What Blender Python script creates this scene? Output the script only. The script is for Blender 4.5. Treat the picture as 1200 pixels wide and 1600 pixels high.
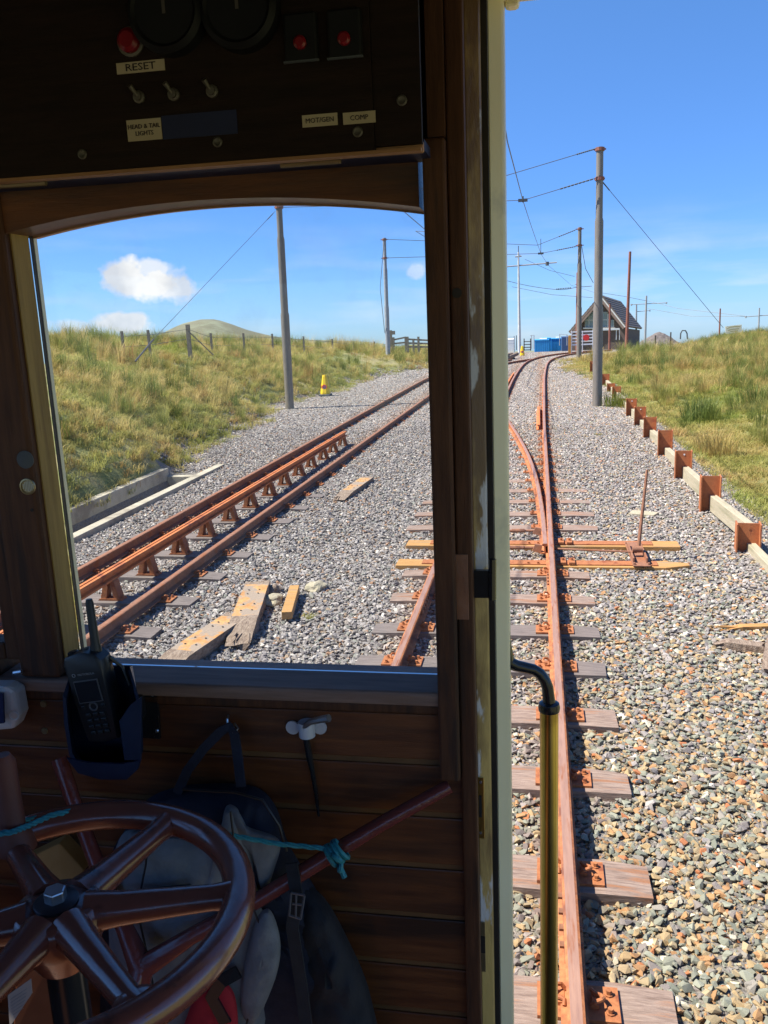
import bpy, bmesh, math, random
from mathutils import Vector, Matrix, noise
R_ = math.radians
random.seed(7)
for o in list(bpy.data.objects): bpy.data.objects.remove(o)
S = bpy.context.scene
COL = S.collection

# ------------------------------------------------------------------ camera
# The scene is authored in the frame of the railway gradient (X right, Y along the rails,
# Z square to the rails, rail tops at 0); GRADE turns everything into the level world.
GRADE = Matrix.Rotation(R_(2.1), 4, 'X')
FPX, PIT, YAW, ROL, EYE = 1354.0, .2212, .1803, -.0417, 2.4013
_cp, _sp, _cy, _sy = math.cos(PIT), math.sin(PIT), math.cos(YAW), math.sin(YAW)
_F = Vector((-_sy*_cp, _cy*_cp, -_sp)); _R = Vector((_cy, _sy, 0)); _U = _R.cross(_F)
_cr, _sr = math.cos(ROL), math.sin(ROL)
CR, CU, CF = _R*_cr+_U*_sr, -_R*_sr+_U*_cr, _F
cam_d = bpy.data.cameras.new('camera'); cam = bpy.data.objects.new('camera', cam_d); COL.objects.link(cam)
M = Matrix((CR, CU, -CF)).transposed().to_4x4(); M.translation = Vector((0, 0, EYE))
cam.matrix_world = GRADE @ M
cam_d.sensor_fit = 'HORIZONTAL'; cam_d.sensor_width = 36; cam_d.lens = 36*FPX/1200
cam_d.clip_start = .02; cam_d.clip_end = 6000
S.camera = cam
S.render.resolution_x = 768; S.render.resolution_y = 1024

def at(x, y, Y=None, z=None):
    """the point of the place seen at a spot of the photograph, on the plane Y=... or z=..."""
    d = CR*(x-600) - CU*(y-800) + CF*FPX
    t = Y/d.y if Y is not None else (z-EYE)/d.z
    return Vector((d.x*t, d.y*t, EYE+d.z*t))

# ------------------------------------------------------------------ world and sun
SUN_DIR = (GRADE.to_3x3() @ Vector((1, .13, -1.45))).normalized()      # direction the light travels
SUN_EL = math.asin(-SUN_DIR.z); SUN_AZ = math.atan2(-SUN_DIR.x, -SUN_DIR.y)
W = bpy.data.worlds.new('World'); S.world = W; W.use_nodes = True
nt = W.node_tree; nt.nodes.clear()
N = nt.nodes.new; L = nt.links.new
out = N('ShaderNodeOutputWorld'); bg = N('ShaderNodeBackground'); L(bg.outputs[0], out.inputs[0])
sky = N('ShaderNodeTexSky'); sky.sky_type = 'NISHITA'; sky.sun_disc = False
sky.sun_elevation = SUN_EL; sky.sun_rotation = SUN_AZ; sky.altitude = 400; sky.air_density = 1.0; sky.dust_density = .35; sky.ozone_density = 2.2
bg.inputs[1].default_value = .066
tc = N('ShaderNodeTexCoord')
def wmath(op, a, b=None, c=None, clamp=False):
    n = N('ShaderNodeMath'); n.operation = op; n.use_clamp = clamp
    for i, v in enumerate((a, b, c)):
        if v is None: continue
        if isinstance(v, (int, float)): n.inputs[i].default_value = v
        else: L(v, n.inputs[i])
    return n.outputs[0]
def skydir(px, py): return (GRADE.to_3x3() @ (CR*(px-600) - CU*(py-800) + CF*FPX)).normalized()
nz = N('ShaderNodeTexNoise'); nz.inputs['Scale'].default_value = 26; nz.inputs['Detail'].default_value = 7; nz.inputs['Roughness'].default_value = .62
L(tc.outputs['Generated'], nz.inputs['Vector'])
nz2 = N('ShaderNodeTexNoise'); nz2.inputs['Scale'].default_value = 5; nz2.inputs['Detail'].default_value = 6
mp = N('ShaderNodeMapping'); mp.inputs['Scale'].default_value = (1, 1, 7); L(tc.outputs['Generated'], mp.inputs['Vector']); L(mp.outputs[0], nz2.inputs['Vector'])
mask = None
# cumulus puffs: (pixel x, pixel y, half width px, half height px, strength)
for (cx, cy, rx, ry, st) in [(232, 443, 62, 30, 1.0), (200, 430, 36, 26, 1.0), (268, 450, 46, 24, .9), (240, 420, 30, 16, .8), (190, 503, 50, 16, .9), (215, 498, 22, 12, .9), (140, 512, 60, 10, .5), (650, 424, 17, 12, .45)]:
    c = skydir(cx, cy); ex = (skydir(cx+10, cy)-c).normalized(); ey = (skydir(cx, cy-10)-c).normalized()
    def dot(v):
        n = N('ShaderNodeVectorMath'); n.operation = 'DOT_PRODUCT'; L(tc.outputs['Generated'], n.inputs[0]); n.inputs[1].default_value = v; return n.outputs['Value']
    u = wmath('DIVIDE', wmath('SUBTRACT', dot(ex), c.dot(ex)), rx/1400); v = wmath('DIVIDE', wmath('SUBTRACT', dot(ey), c.dot(ey)), ry/1400)
    front = wmath('GREATER_THAN', dot(c), .6)
    d = wmath('SQRT', wmath('ADD', wmath('MULTIPLY', u, u), wmath('MULTIPLY', v, v)))
    d = wmath('ADD', d, wmath('MULTIPLY', wmath('SUBTRACT', nz.outputs['Fac'], .5), 2.3))
    m = wmath('MULTIPLY', wmath('MULTIPLY', wmath('DIVIDE', wmath('SUBTRACT', 1.14, d), .46, clamp=True), st), front)
    mask = m if mask is None else wmath('MAXIMUM', mask, m)
sep = N('ShaderNodeSeparateXYZ'); L(tc.outputs['Generated'], sep.inputs[0])
band = wmath('MULTIPLY', wmath('SUBTRACT', 1, wmath('DIVIDE', wmath('ABSOLUTE', wmath('SUBTRACT', sep.outputs[2], .06)), .09), clamp=True), wmath('MULTIPLY', wmath('SUBTRACT', nz2.outputs['Fac'], .47), 1.7, clamp=True))
mask = wmath('MAXIMUM', mask, band)
hue = N('ShaderNodeHueSaturation'); hue.inputs['Saturation'].default_value = 1.0; hue.inputs['Value'].default_value = 1.0
L(sky.outputs[0], hue.inputs['Color'])
mx = N('ShaderNodeMixRGB'); tint = N('ShaderNodeMixRGB'); tint.blend_type = 'MULTIPLY'; tint.inputs[0].default_value = 1; tint.inputs[2].default_value = (.72, 1.0, 1.42, 1)
rampn = N('ShaderNodeValToRGB'); e_ = rampn.color_ramp.elements; e_[0].position = 0; e_[0].color = (.86, .91, 1.05, 1); e_[1].position = .14; e_[1].color = (.70, .84, 1.0, 1)
for p_, c_ in ((.34, (.86, 1.0, 1.03, 1)), (1, (.95, 1, 1.03, 1))): q_ = e_.new(p_); q_.color = c_
tm = N('ShaderNodeMixRGB'); tm.blend_type = 'MULTIPLY'; tm.inputs[0].default_value = 1; L(sep.outputs[2], rampn.inputs[0]); L(hue.outputs[0], tm.inputs[1]); L(rampn.outputs[0], tm.inputs[2])
cshade = N('ShaderNodeMixRGB'); cshade.inputs[1].default_value = (5.9, 6.1, 6.7, 1); cshade.inputs[2].default_value = (8.3, 8.2, 8.3, 1)
nz3 = N('ShaderNodeTexNoise'); nz3.inputs['Scale'].default_value = 19; nz3.inputs['Detail'].default_value = 5; mp3 = N('ShaderNodeMapping'); mp3.inputs['Location'].default_value = (0, 0, .02); L(tc.outputs['Generated'], mp3.inputs['Vector']); L(mp3.outputs[0], nz3.inputs['Vector'])
L(wmath('DIVIDE', wmath('SUBTRACT', nz3.outputs['Fac'], .36), .2, clamp=True), cshade.inputs[0]); L(cshade.outputs[0], mx.inputs[2])
L(tm.outputs[0], tint.inputs[1]); L(mask, mx.inputs[0]); L(tint.outputs[0], mx.inputs[1]); mx.inputs[2].default_value = (7.0, 7.1, 7.6, 1)
L(mx.outputs[0], bg.inputs[0])
sun_d = bpy.data.lights.new('sun', 'SUN'); sun_d.energy = 5.0; sun_d.angle = R_(.5); sun_d.color = (1, .94, .84)
sun = bpy.data.objects.new('sun', sun_d); COL.objects.link(sun)
sun.rotation_euler = SUN_DIR.to_track_quat('-Z', 'Y').to_euler()
S.view_settings.view_transform = 'Standard'; S.view_settings.look = 'None'; S.view_settings.gamma = 1; S.view_settings.exposure = 1.0
S.view_settings.use_curve_mapping = False
S.render.engine = 'CYCLES'; S.cycles.max_bounces = 8; S.cycles.diffuse_bounces = 4; S.cycles.transparent_max_bounces = 12

# ------------------------------------------------------------------ materials
def mat(name, c1, c2=None, scale=8, rough=.7, metal=0, bump=0, bscale=None, stretch=(1, 1, 1), detail=5, contrast=(.3, .7), c3=None, c3scale=2, c3range=(.55, .65), spec=.5, coat=0, rvar=0, inst=False):
    m = bpy.data.materials.new(name); m.use_nodes = True; t = m.node_tree; b = t.nodes['Principled BSDF']
    b.inputs['Roughness'].default_value = rough; b.inputs['Metallic'].default_value = metal; b.inputs['Specular IOR Level'].default_value = spec
    b.inputs['Coat Weight'].default_value = coat; b.inputs['Coat Roughness'].default_value = .12
    if c2 is None: c2 = tuple(x*.8 for x in c1)
    tcn = t.nodes.new('ShaderNodeTexCoord'); mpn = t.nodes.new('ShaderNodeMapping'); mpn.inputs['Scale'].default_value = stretch
    t.links.new(tcn.outputs['Object'], mpn.inputs[0])
    vec = mpn.outputs[0]
    if inst:
        oi = t.nodes.new('ShaderNodeObjectInfo'); ad = t.nodes.new('ShaderNodeVectorMath'); ad.operation = 'MULTIPLY_ADD'
        t.links.new(oi.outputs['Random'], ad.inputs[0]); ad.inputs[1].default_value = (37, 91, 53); t.links.new(vec, ad.inputs[2]); vec = ad.outputs[0]
    def nse(sc, det=detail):
        n = t.nodes.new('ShaderNodeTexNoise'); n.inputs['Scale'].default_value = sc; n.inputs['Detail'].default_value = det; n.inputs['Roughness'].default_value = .6
        t.links.new(vec, n.inputs['Vector']); return n.outputs['Fac']
    def ramp(src, lo, hi, a, c):
        r = t.nodes.new('ShaderNodeValToRGB'); r.color_ramp.elements[0].position = lo; r.color_ramp.elements[1].position = hi
        r.color_ramp.elements[0].color = (*a, 1); r.color_ramp.elements[1].color = (*c, 1); t.links.new(src, r.inputs[0]); return r.outputs[0]
    n1 = nse(scale); colr = ramp(n1, contrast[0], contrast[1], c1, c2)
    if c3:
        f = ramp(nse(c3scale), c3range[0], c3range[1], (0, 0, 0), (1, 1, 1)); mxx = t.nodes.new('ShaderNodeMixRGB')
        t.links.new(f, mxx.inputs[0]); t.links.new(colr, mxx.inputs[1]); mxx.inputs[2].default_value = (*c3, 1); colr = mxx.outputs[0]
    t.links.new(colr, b.inputs['Base Color'])
    if rvar:
        rr = t.nodes.new('ShaderNodeMapRange'); rr.inputs['To Min'].default_value = max(.02, rough-rvar); rr.inputs['To Max'].default_value = min(1, rough+rvar)
        t.links.new(n1, rr.inputs['Value']); t.links.new(rr.outputs[0], b.inputs['Roughness'])
    if bump:
        bp = t.nodes.new('ShaderNodeBump'); bp.inputs['Strength'].default_value = 1; bp.inputs['Distance'].default_value = bump
        t.links.new(nse(bscale or scale*2, 6), bp.inputs['Height']); t.links.new(bp.outputs[0], b.inputs['Normal'])
    return m
m_rust = mat('rail_rust', (.27, .085, .030), (.50, .19, .068), 18, .78, 0, .003, 60, c3=(.16, .055, .030), c3scale=4, c3range=(.50, .66))
m_railhead = mat('rail_head_worn', (.30, .17, .125), (.42, .24, .165), 9, .45, .15, .0006, 60, stretch=(6, .5, 1), c3=(.30, .11, .045), c3scale=5)
m_rustdark = mat('rail_rust_dark', (.20, .090, .052), (.32, .145, .078), 22, .75, 0, .002, 60, c3=(.27, .095, .035), c3scale=5)
m_rustbright = mat('rust_bright', (.27, .092, .034), (.42, .16, .056), 40, .8, 0, .0015, 90, c3=(.22, .06, .022), c3scale=9, inst=True)
m_fell = mat('centre_rail_rust', (.46, .135, .032), (.58, .20, .055), 25, .7, 0, .001, 90, c3=(.30, .085, .03), c3scale=4)
m_hpost = mat('post_rust', (.36, .115, .038), (.46, .16, .055), 30, .75, 0, .001, 70, c3=(.30, .085, .035), c3scale=7, inst=True)
m_sleeper = mat('sleeper_weathered', (.16, .105, .080), (.36, .265, .21), 14, .9, 0, .006, 26, stretch=(.6, 6, 6), c3=(.28, .13, .065), c3scale=3.5, inst=True)
m_sleeperdk = mat('sleeper_grey', (.11, .088, .078), (.22, .18, .16), 12, .85, 0, .004, 26, stretch=(.6, 6, 6), inst=True)
m_timber = mat('timber_new', (.36, .185, .055), (.50, .27, .09), 7, .8, 0, .003, 20, stretch=(.6, 6, 6), c3=(.30, .21, .12), c3scale=3)
m_rail_timber = mat('timber_pale', (.33, .285, .19), (.46, .40, .28), 8, .85, 0, .003, 20, stretch=(6, .6, 6), c3=(.30, .27, .17), c3scale=2, inst=True)
m_debris = mat('rotten_wood', (.15, .10, .07), (.34, .26, .19), 18, .95, 0, .012, 30, stretch=(3, 1, 3), inst=True)
m_debristop = mat('rust_stained_wood', (.38, .17, .055), (.58, .34, .13), 11, .9, 0, .006, 30, stretch=(1, 1, 1), c3=(.30, .23, .17), c3scale=6, c3range=(.46, .54))
m_concrete = mat('concrete', (.34, .30, .22), (.50, .45, .34), 5, .9, 0, .006, 40, c3=(.27, .23, .17), c3scale=1.3)
m_pole = mat('pole_paint', (.165, .145, .12), (.24, .21, .175), 6, .55, .1, .001, 30, stretch=(4, 4, .5), c3=(.13, .085, .06), c3scale=2.5, c3range=(.6, .75))
m_polepale = mat('pole_pale', (.50, .50, .48), (.66, .66, .63), 6, .6)
m_poleblue = mat('pole_bluegrey', (.25, .27, .30), (.36, .38, .41), 8, .6)
m_rustpole = mat('pole_rusty', (.20, .07, .045), (.30, .11, .07), 10, .7)
m_wire = mat('wire', (.09, .09, .10), (.13, .13, .14), 10, .5)
m_yellow = mat('yellow_plastic', (.80, .52, .015), (.86, .60, .03), 10, .45)
m_red = mat('red_paint', (.70, .03, .03), (.78, .05, .04), 10, .5)
m_dkgrey = mat('rubber_grey', (.06, .07, .08), (.10, .11, .12), 10, .8)
m_blue = mat('container_blue', (.03, .30, .62), (.04, .36, .70), 2, .55)
m_bluedk = mat('container_end', (.04, .08, .17), (.05, .10, .2), 2, .6)
m_white = mat('white_paint', (.74, .74, .72), (.82, .82, .8), 5, .6)
m_dkwood = mat('fence_dark', (.07, .055, .045), (.12, .10, .08), 10, .9)
m_greywood = mat('post_grey', (.17, .145, .115), (.27, .235, .19), 14, .9)
m_slate = mat('roof_slate', (.13, .105, .093), (.175, .145, .13), 3, .75, 0, .02, 4)
m_bwall = mat('building_board', (.085, .06, .055), (.12, .09, .08), 3, .8)
m_trimb = mat('building_trim', (.17, .12, .10), (.22, .16, .13), 3, .7)
m_winglass = mat('window_glass', (.15, .21, .24), (.20, .27, .30), 2, .12, 0, spec=.8)
m_mound = mat('mound_gravel', (.10, .085, .08), (.20, .17, .155), 2.5, .95, 0, .2, 1.5)
m_hill = mat('hazy_hill_grass', (.125, .125, .075), (.175, .165, .105), .02, 1, 0, c3=(.21, .22, .14), c3scale=.03, c3range=(.5, .6))  # distance haze is mixed into the grass colours
# cab
m_wood = mat('varnished_wood', (.07, .019, .006), (.19, .062, .015), 7, .5, 0, .0006, 60, stretch=(.8, 6, 9), c3=(.028, .012, .007), c3scale=1.6, c3range=(.48, .66), coat=.15, rvar=.12)
m_woodv = mat('varnished_wood_upright', (.060, .022, .010), (.115, .046, .020), 12, .6, 0, .0006, 60, stretch=(9, 9, .8), c3=(.045, .022, .014), c3scale=4, spec=.3)
m_woodbevel = mat('pale_board_edge', (.10, .05, .018), (.19, .095, .035), 10, .5)  # paler strip along the joints between the boards
m_sill = mat('sill_wood', (.17, .105, .08), (.30, .19, .145), 9, .62, 0, .0004, 50, stretch=(.8, 6, 9), c3=(.22, .13, .09), c3scale=6, c3range=(.6, .7), spec=.25)
m_reveal = mat('lit_wood_reveal', (.26, .155, .045), (.56, .37, .11), 5, .75, 0, .0005, 50, stretch=(9, 9, .7), c3=(.20, .10, .035), c3scale=5, c3range=(.58, .72))  # daylight falling on the window reveal is put into this wood colour
m_peel = mat('peeling_jamb', (.13, .065, .022), (.50, .33, .10), 3.2, .5, 0, .0015, 40, stretch=(3, 3, 1), contrast=(.42, .58), c3=(.50, .48, .47), c3scale=5.5, c3range=(.56, .60))
m_dark = mat('dark_gap', (.018, .013, .010), (.03, .022, .018), 9, .7)
m_cream = mat('cream_paint', (.80, .70, .42), (.84, .76, .50), 4, .4, 0, .0004, 20, c3=(.60, .54, .36), c3scale=7, c3range=(.64, .74))
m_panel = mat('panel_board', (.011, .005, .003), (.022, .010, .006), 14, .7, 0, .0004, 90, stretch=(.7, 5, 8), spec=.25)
m_litedge = mat('lit_edge', (.30, .14, .055), (.42, .21, .085), 9, .6, stretch=(.7, 6, 6))  # lit strip under the panel and along the outer arch, painted as bright wood
m_brass = mat('brass', (.55, .38, .10), (.66, .48, .15), 9, .28, 1, c3=(.40, .27, .08), c3scale=6)
m_brassdull = mat('brass_dull', (.30, .235, .13), (.40, .32, .18), 12, .4, .8)
m_steel = mat('bright_steel', (.45, .47, .5), (.55, .57, .6), 12, .28, .9)
m_gauge = mat('gauge_black', (.005, .005, .006), (.009, .009, .010), 9, .6, spec=.3)
m_dimmetal = mat('dim_metal', (.10, .09, .075), (.16, .14, .11), 12, .5, .6)  # metal of the panel fittings, toned darker than the other steel
m_washer = mat('dull_washer', (.045, .04, .045), (.07, .06, .065), 9, .4, .6)
m_black = mat('black_paint', (.012, .012, .014), (.02, .02, .023), 9, .22)
m_maroon = mat('maroon_gloss', (.165, .048, .032), (.22, .066, .042), 4, .24, 0, .0012, 34, coat=.6, spec=.6, c3=(.075, .028, .020), c3scale=16, c3range=(.60, .68), rvar=.1)
m_maroonold = mat('maroon_chipped', (.15, .034, .028), (.19, .045, .036), 8, .2, 0, .0022, 55, coat=.5, c3=(.20, .09, .05), c3scale=9, c3range=(.64, .68))
m_maroondull = mat('maroon_worn', (.12, .036, .022), (.16, .05, .03), 8, .5, 0, .001, 34, spec=.3)
m_blacknylon = mat('black_nylon', (.016, .016, .019), (.026, .026, .03), 30, .85, 0, .005, 20)
m_rubber = mat('radio_black', (.010, .011, .013), (.016, .017, .02), 20, .42)
m_screen = mat('radio_screen', (.012, .016, .022), (.016, .02, .028), 3, .12)
m_screenrim = mat('radio_rim', (.09, .09, .10), (.12, .12, .13), 3, .4)
m_holster = mat('holder_blueblack', (.010, .018, .042), (.018, .028, .06), 12, .35, 0, .0005, 60)
m_navy = mat('navy_nylon', (.009, .012, .026), (.017, .021, .042), 30, .85, 0, .006, 18)
m_greyfab = mat('grey_nylon', (.15, .155, .16), (.215, .22, .225), 30, .8, 0, .006, 22)
m_redfab = mat('red_nylon', (.42, .012, .022), (.5, .02, .03), 60, .8)
m_rope = mat('teal_rope', (.015, .17, .21), (.03, .30, .34), 120, .6, 0, .001, 160)
m_label = mat('label_cream', (.46, .37, .23), (.52, .43, .28), 12, .5)
m_labelpaper = mat('paper_tag', (.42, .36, .30), (.48, .42, .36), 12, .7)
m_ink = mat('ink', (.03, .015, .01), (.03, .02, .015), 5, .6)
m_inkpale = mat('pale_print', (.22, .23, .25), (.25, .26, .28), 5, .5)
m_redbut = mat('red_button', (.20, .005, .010), (.24, .006, .012), 5, .35)
m_bluetape = mat('blue_tape', (.008, .012, .05), (.012, .018, .07), 9, .5)
m_plasticwhite = mat('white_plastic', (.5, .52, .56), (.6, .61, .64), 5, .35)
m_signtxt = mat('sign_green_brown', (.25, .20, .08), (.2, .22, .1), 5, .6)
m_signcream = mat('sign_cream', (.74, .72, .55), (.8, .78, .6), 5, .6)
m_orange = mat('cone_orange', (.75, .14, .03), (.8, .18, .04), 5, .5)

def glassmat():
    m = bpy.data.materials.new('pane_glass'); m.use_nodes = True; t = m.node_tree; t.nodes.clear()
    o = t.nodes.new('ShaderNodeOutputMaterial'); mix = t.nodes.new('ShaderNodeMixShader'); mix2 = t.nodes.new('ShaderNodeMixShader')
    tr = t.nodes.new('ShaderNodeBsdfTransparent'); tr.inputs[0].default_value = (.97, .985, .985, 1)
    gl = t.nodes.new('ShaderNodeBsdfGlossy'); gl.inputs['Roughness'].default_value = .02
    fr = t.nodes.new('ShaderNodeFresnel'); fr.inputs[0].default_value = 1.35
    df = t.nodes.new('ShaderNodeBsdfDiffuse'); df.inputs[0].default_value = (.7, .72, .72, 1)
    tcn = t.nodes.new('ShaderNodeTexCoord'); n = t.nodes.new('ShaderNodeTexNoise'); n.inputs['Scale'].default_value = 9; n.inputs['Detail'].default_value = 8; n.inputs['Roughness'].default_value = .7
    t.links.new(tcn.outputs['Object'], n.inputs['Vector'])
    r = t.nodes.new('ShaderNodeValToRGB'); r.color_ramp.elements[0].position = .5; r.color_ramp.elements[1].position = .85; r.color_ramp.elements[0].color = (.006, .006, .006, 1); r.color_ramp.elements[1].color = (.10, .10, .10, 1)
    t.links.new(n.outputs['Fac'], r.inputs[0])
    t.links.new(fr.outputs[0], mix.inputs[0]); t.links.new(tr.outputs[0], mix.inputs[1]); t.links.new(gl.outputs[0], mix.inputs[2])
    t.links.new(r.outputs[0], mix2.inputs[0]); t.links.new(mix.outputs[0], mix2.inputs[1]); t.links.new(df.outputs[0], mix2.inputs[2])
    t.links.new(mix2.outputs[0], o.inputs[0]); return m
m_glass = glassmat()

def palette(name, cols, rough=.85, bump=.003, bscale=60, xfield=None, transl=0, patch=None):
    """random colour per instance out of a palette"""
    m = bpy.data.materials.new(name); m.use_nodes = True; t = m.node_tree; b = t.nodes['Principled BSDF']; b.inputs['Roughness'].default_value = rough; b.inputs['Specular IOR Level'].default_value = .3
    oi = t.nodes.new('ShaderNodeObjectInfo')
    def rmp(cols):
        r = t.nodes.new('ShaderNodeValToRGB'); r.color_ramp.interpolation = 'CONSTANT'
        e = r.color_ramp.elements
        while len(e) < len(cols): e.new(.5)
        acc = 0; tot = sum(w for w, _ in cols)
        for i, (w, c) in enumerate(cols): e[i].position = acc/tot; e[i].color = (*c, 1); acc += w
        t.links.new(oi.outputs['Random'], r.inputs[0]); return r.outputs[0]
    c = rmp(cols)
    if patch:
        cols2, fac = patch
        c2 = rmp(cols2); mxx = t.nodes.new('ShaderNodeMixRGB'); t.links.new(fac(t, oi), mxx.inputs[0]); t.links.new(c, mxx.inputs[1]); t.links.new(c2, mxx.inputs[2]); c = mxx.outputs[0]
    if name == 'ballast_stone':
        sx = t.nodes.new('ShaderNodeSeparateXYZ'); t.links.new(oi.outputs['Location'], sx.inputs[0])
        def mth(op, a, b_=None, clamp=False):
            q = t.nodes.new('ShaderNodeMath'); q.operation = op; q.use_clamp = clamp
            for i_, v_ in enumerate((a, b_)):
                if v_ is None: continue
                if isinstance(v_, (int, float)): q.inputs[i_].default_value = v_
                else: t.links.new(v_, q.inputs[i_])
            return q.outputs[0]
        near = None
        for rx_ in (.128, -1.0, -3.6, -4.72):
            d_ = mth('SUBTRACT', 1, mth('DIVIDE', mth('ABSOLUTE', mth('SUBTRACT', sx.outputs[0], rx_)), .26), True); near = d_ if near is None else mth('MAXIMUM', near, d_)
        wn = t.nodes.new('ShaderNodeTexWhiteNoise'); t.links.new(oi.outputs['Location'], wn.inputs['Vector'])
        st_ = mth('MULTIPLY', mth('MULTIPLY', near, wn.outputs['Value']), .75)
        ms = t.nodes.new('ShaderNodeMixRGB'); t.links.new(st_, ms.inputs[0]); t.links.new(c, ms.inputs[1]); ms.inputs[2].default_value = (.27, .125, .055, 1); c = ms.outputs[0]
    tcn = t.nodes.new('ShaderNodeTexCoord'); n = t.nodes.new('ShaderNodeTexNoise'); n.inputs['Scale'].default_value = bscale; n.inputs['Detail'].default_value = 4
    t.links.new(tcn.outputs['Object'], n.inputs['Vector'])
    mr = t.nodes.new('ShaderNodeMapRange'); mr.inputs['To Min'].default_value = .72; mr.inputs['To Max'].default_value = 1.28; t.links.new(n.outputs['Fac'], mr.inputs['Value'])
    mu = t.nodes.new('ShaderNodeMixRGB'); mu.blend_type = 'MULTIPLY'; mu.inputs[0].default_value = 1; t.links.new(c, mu.inputs[1]); t.links.new(mr.outputs[0], mu.inputs[2])
    t.links.new(mu.outputs[0], b.inputs['Base Color'])
    if bump:
        bp = t.nodes.new('ShaderNodeBump'); bp.inputs['Distance'].default_value = bump; t.links.new(n.outputs['Fac'], bp.inputs['Height']); t.links.new(bp.outputs[0], b.inputs['Normal'])
    if transl:
        o = t.nodes['Material Output']; tl = t.nodes.new('ShaderNodeBsdfTranslucent'); mixs = t.nodes.new('ShaderNodeMixShader'); mixs.inputs[0].default_value = transl
        t.links.new(mu.outputs[0], tl.inputs[0]); t.links.new(b.outputs[0], mixs.inputs[1]); t.links.new(tl.outputs[0], mixs.inputs[2]); t.links.new(mixs.outputs[0], o.inputs[0])
    return m

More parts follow.
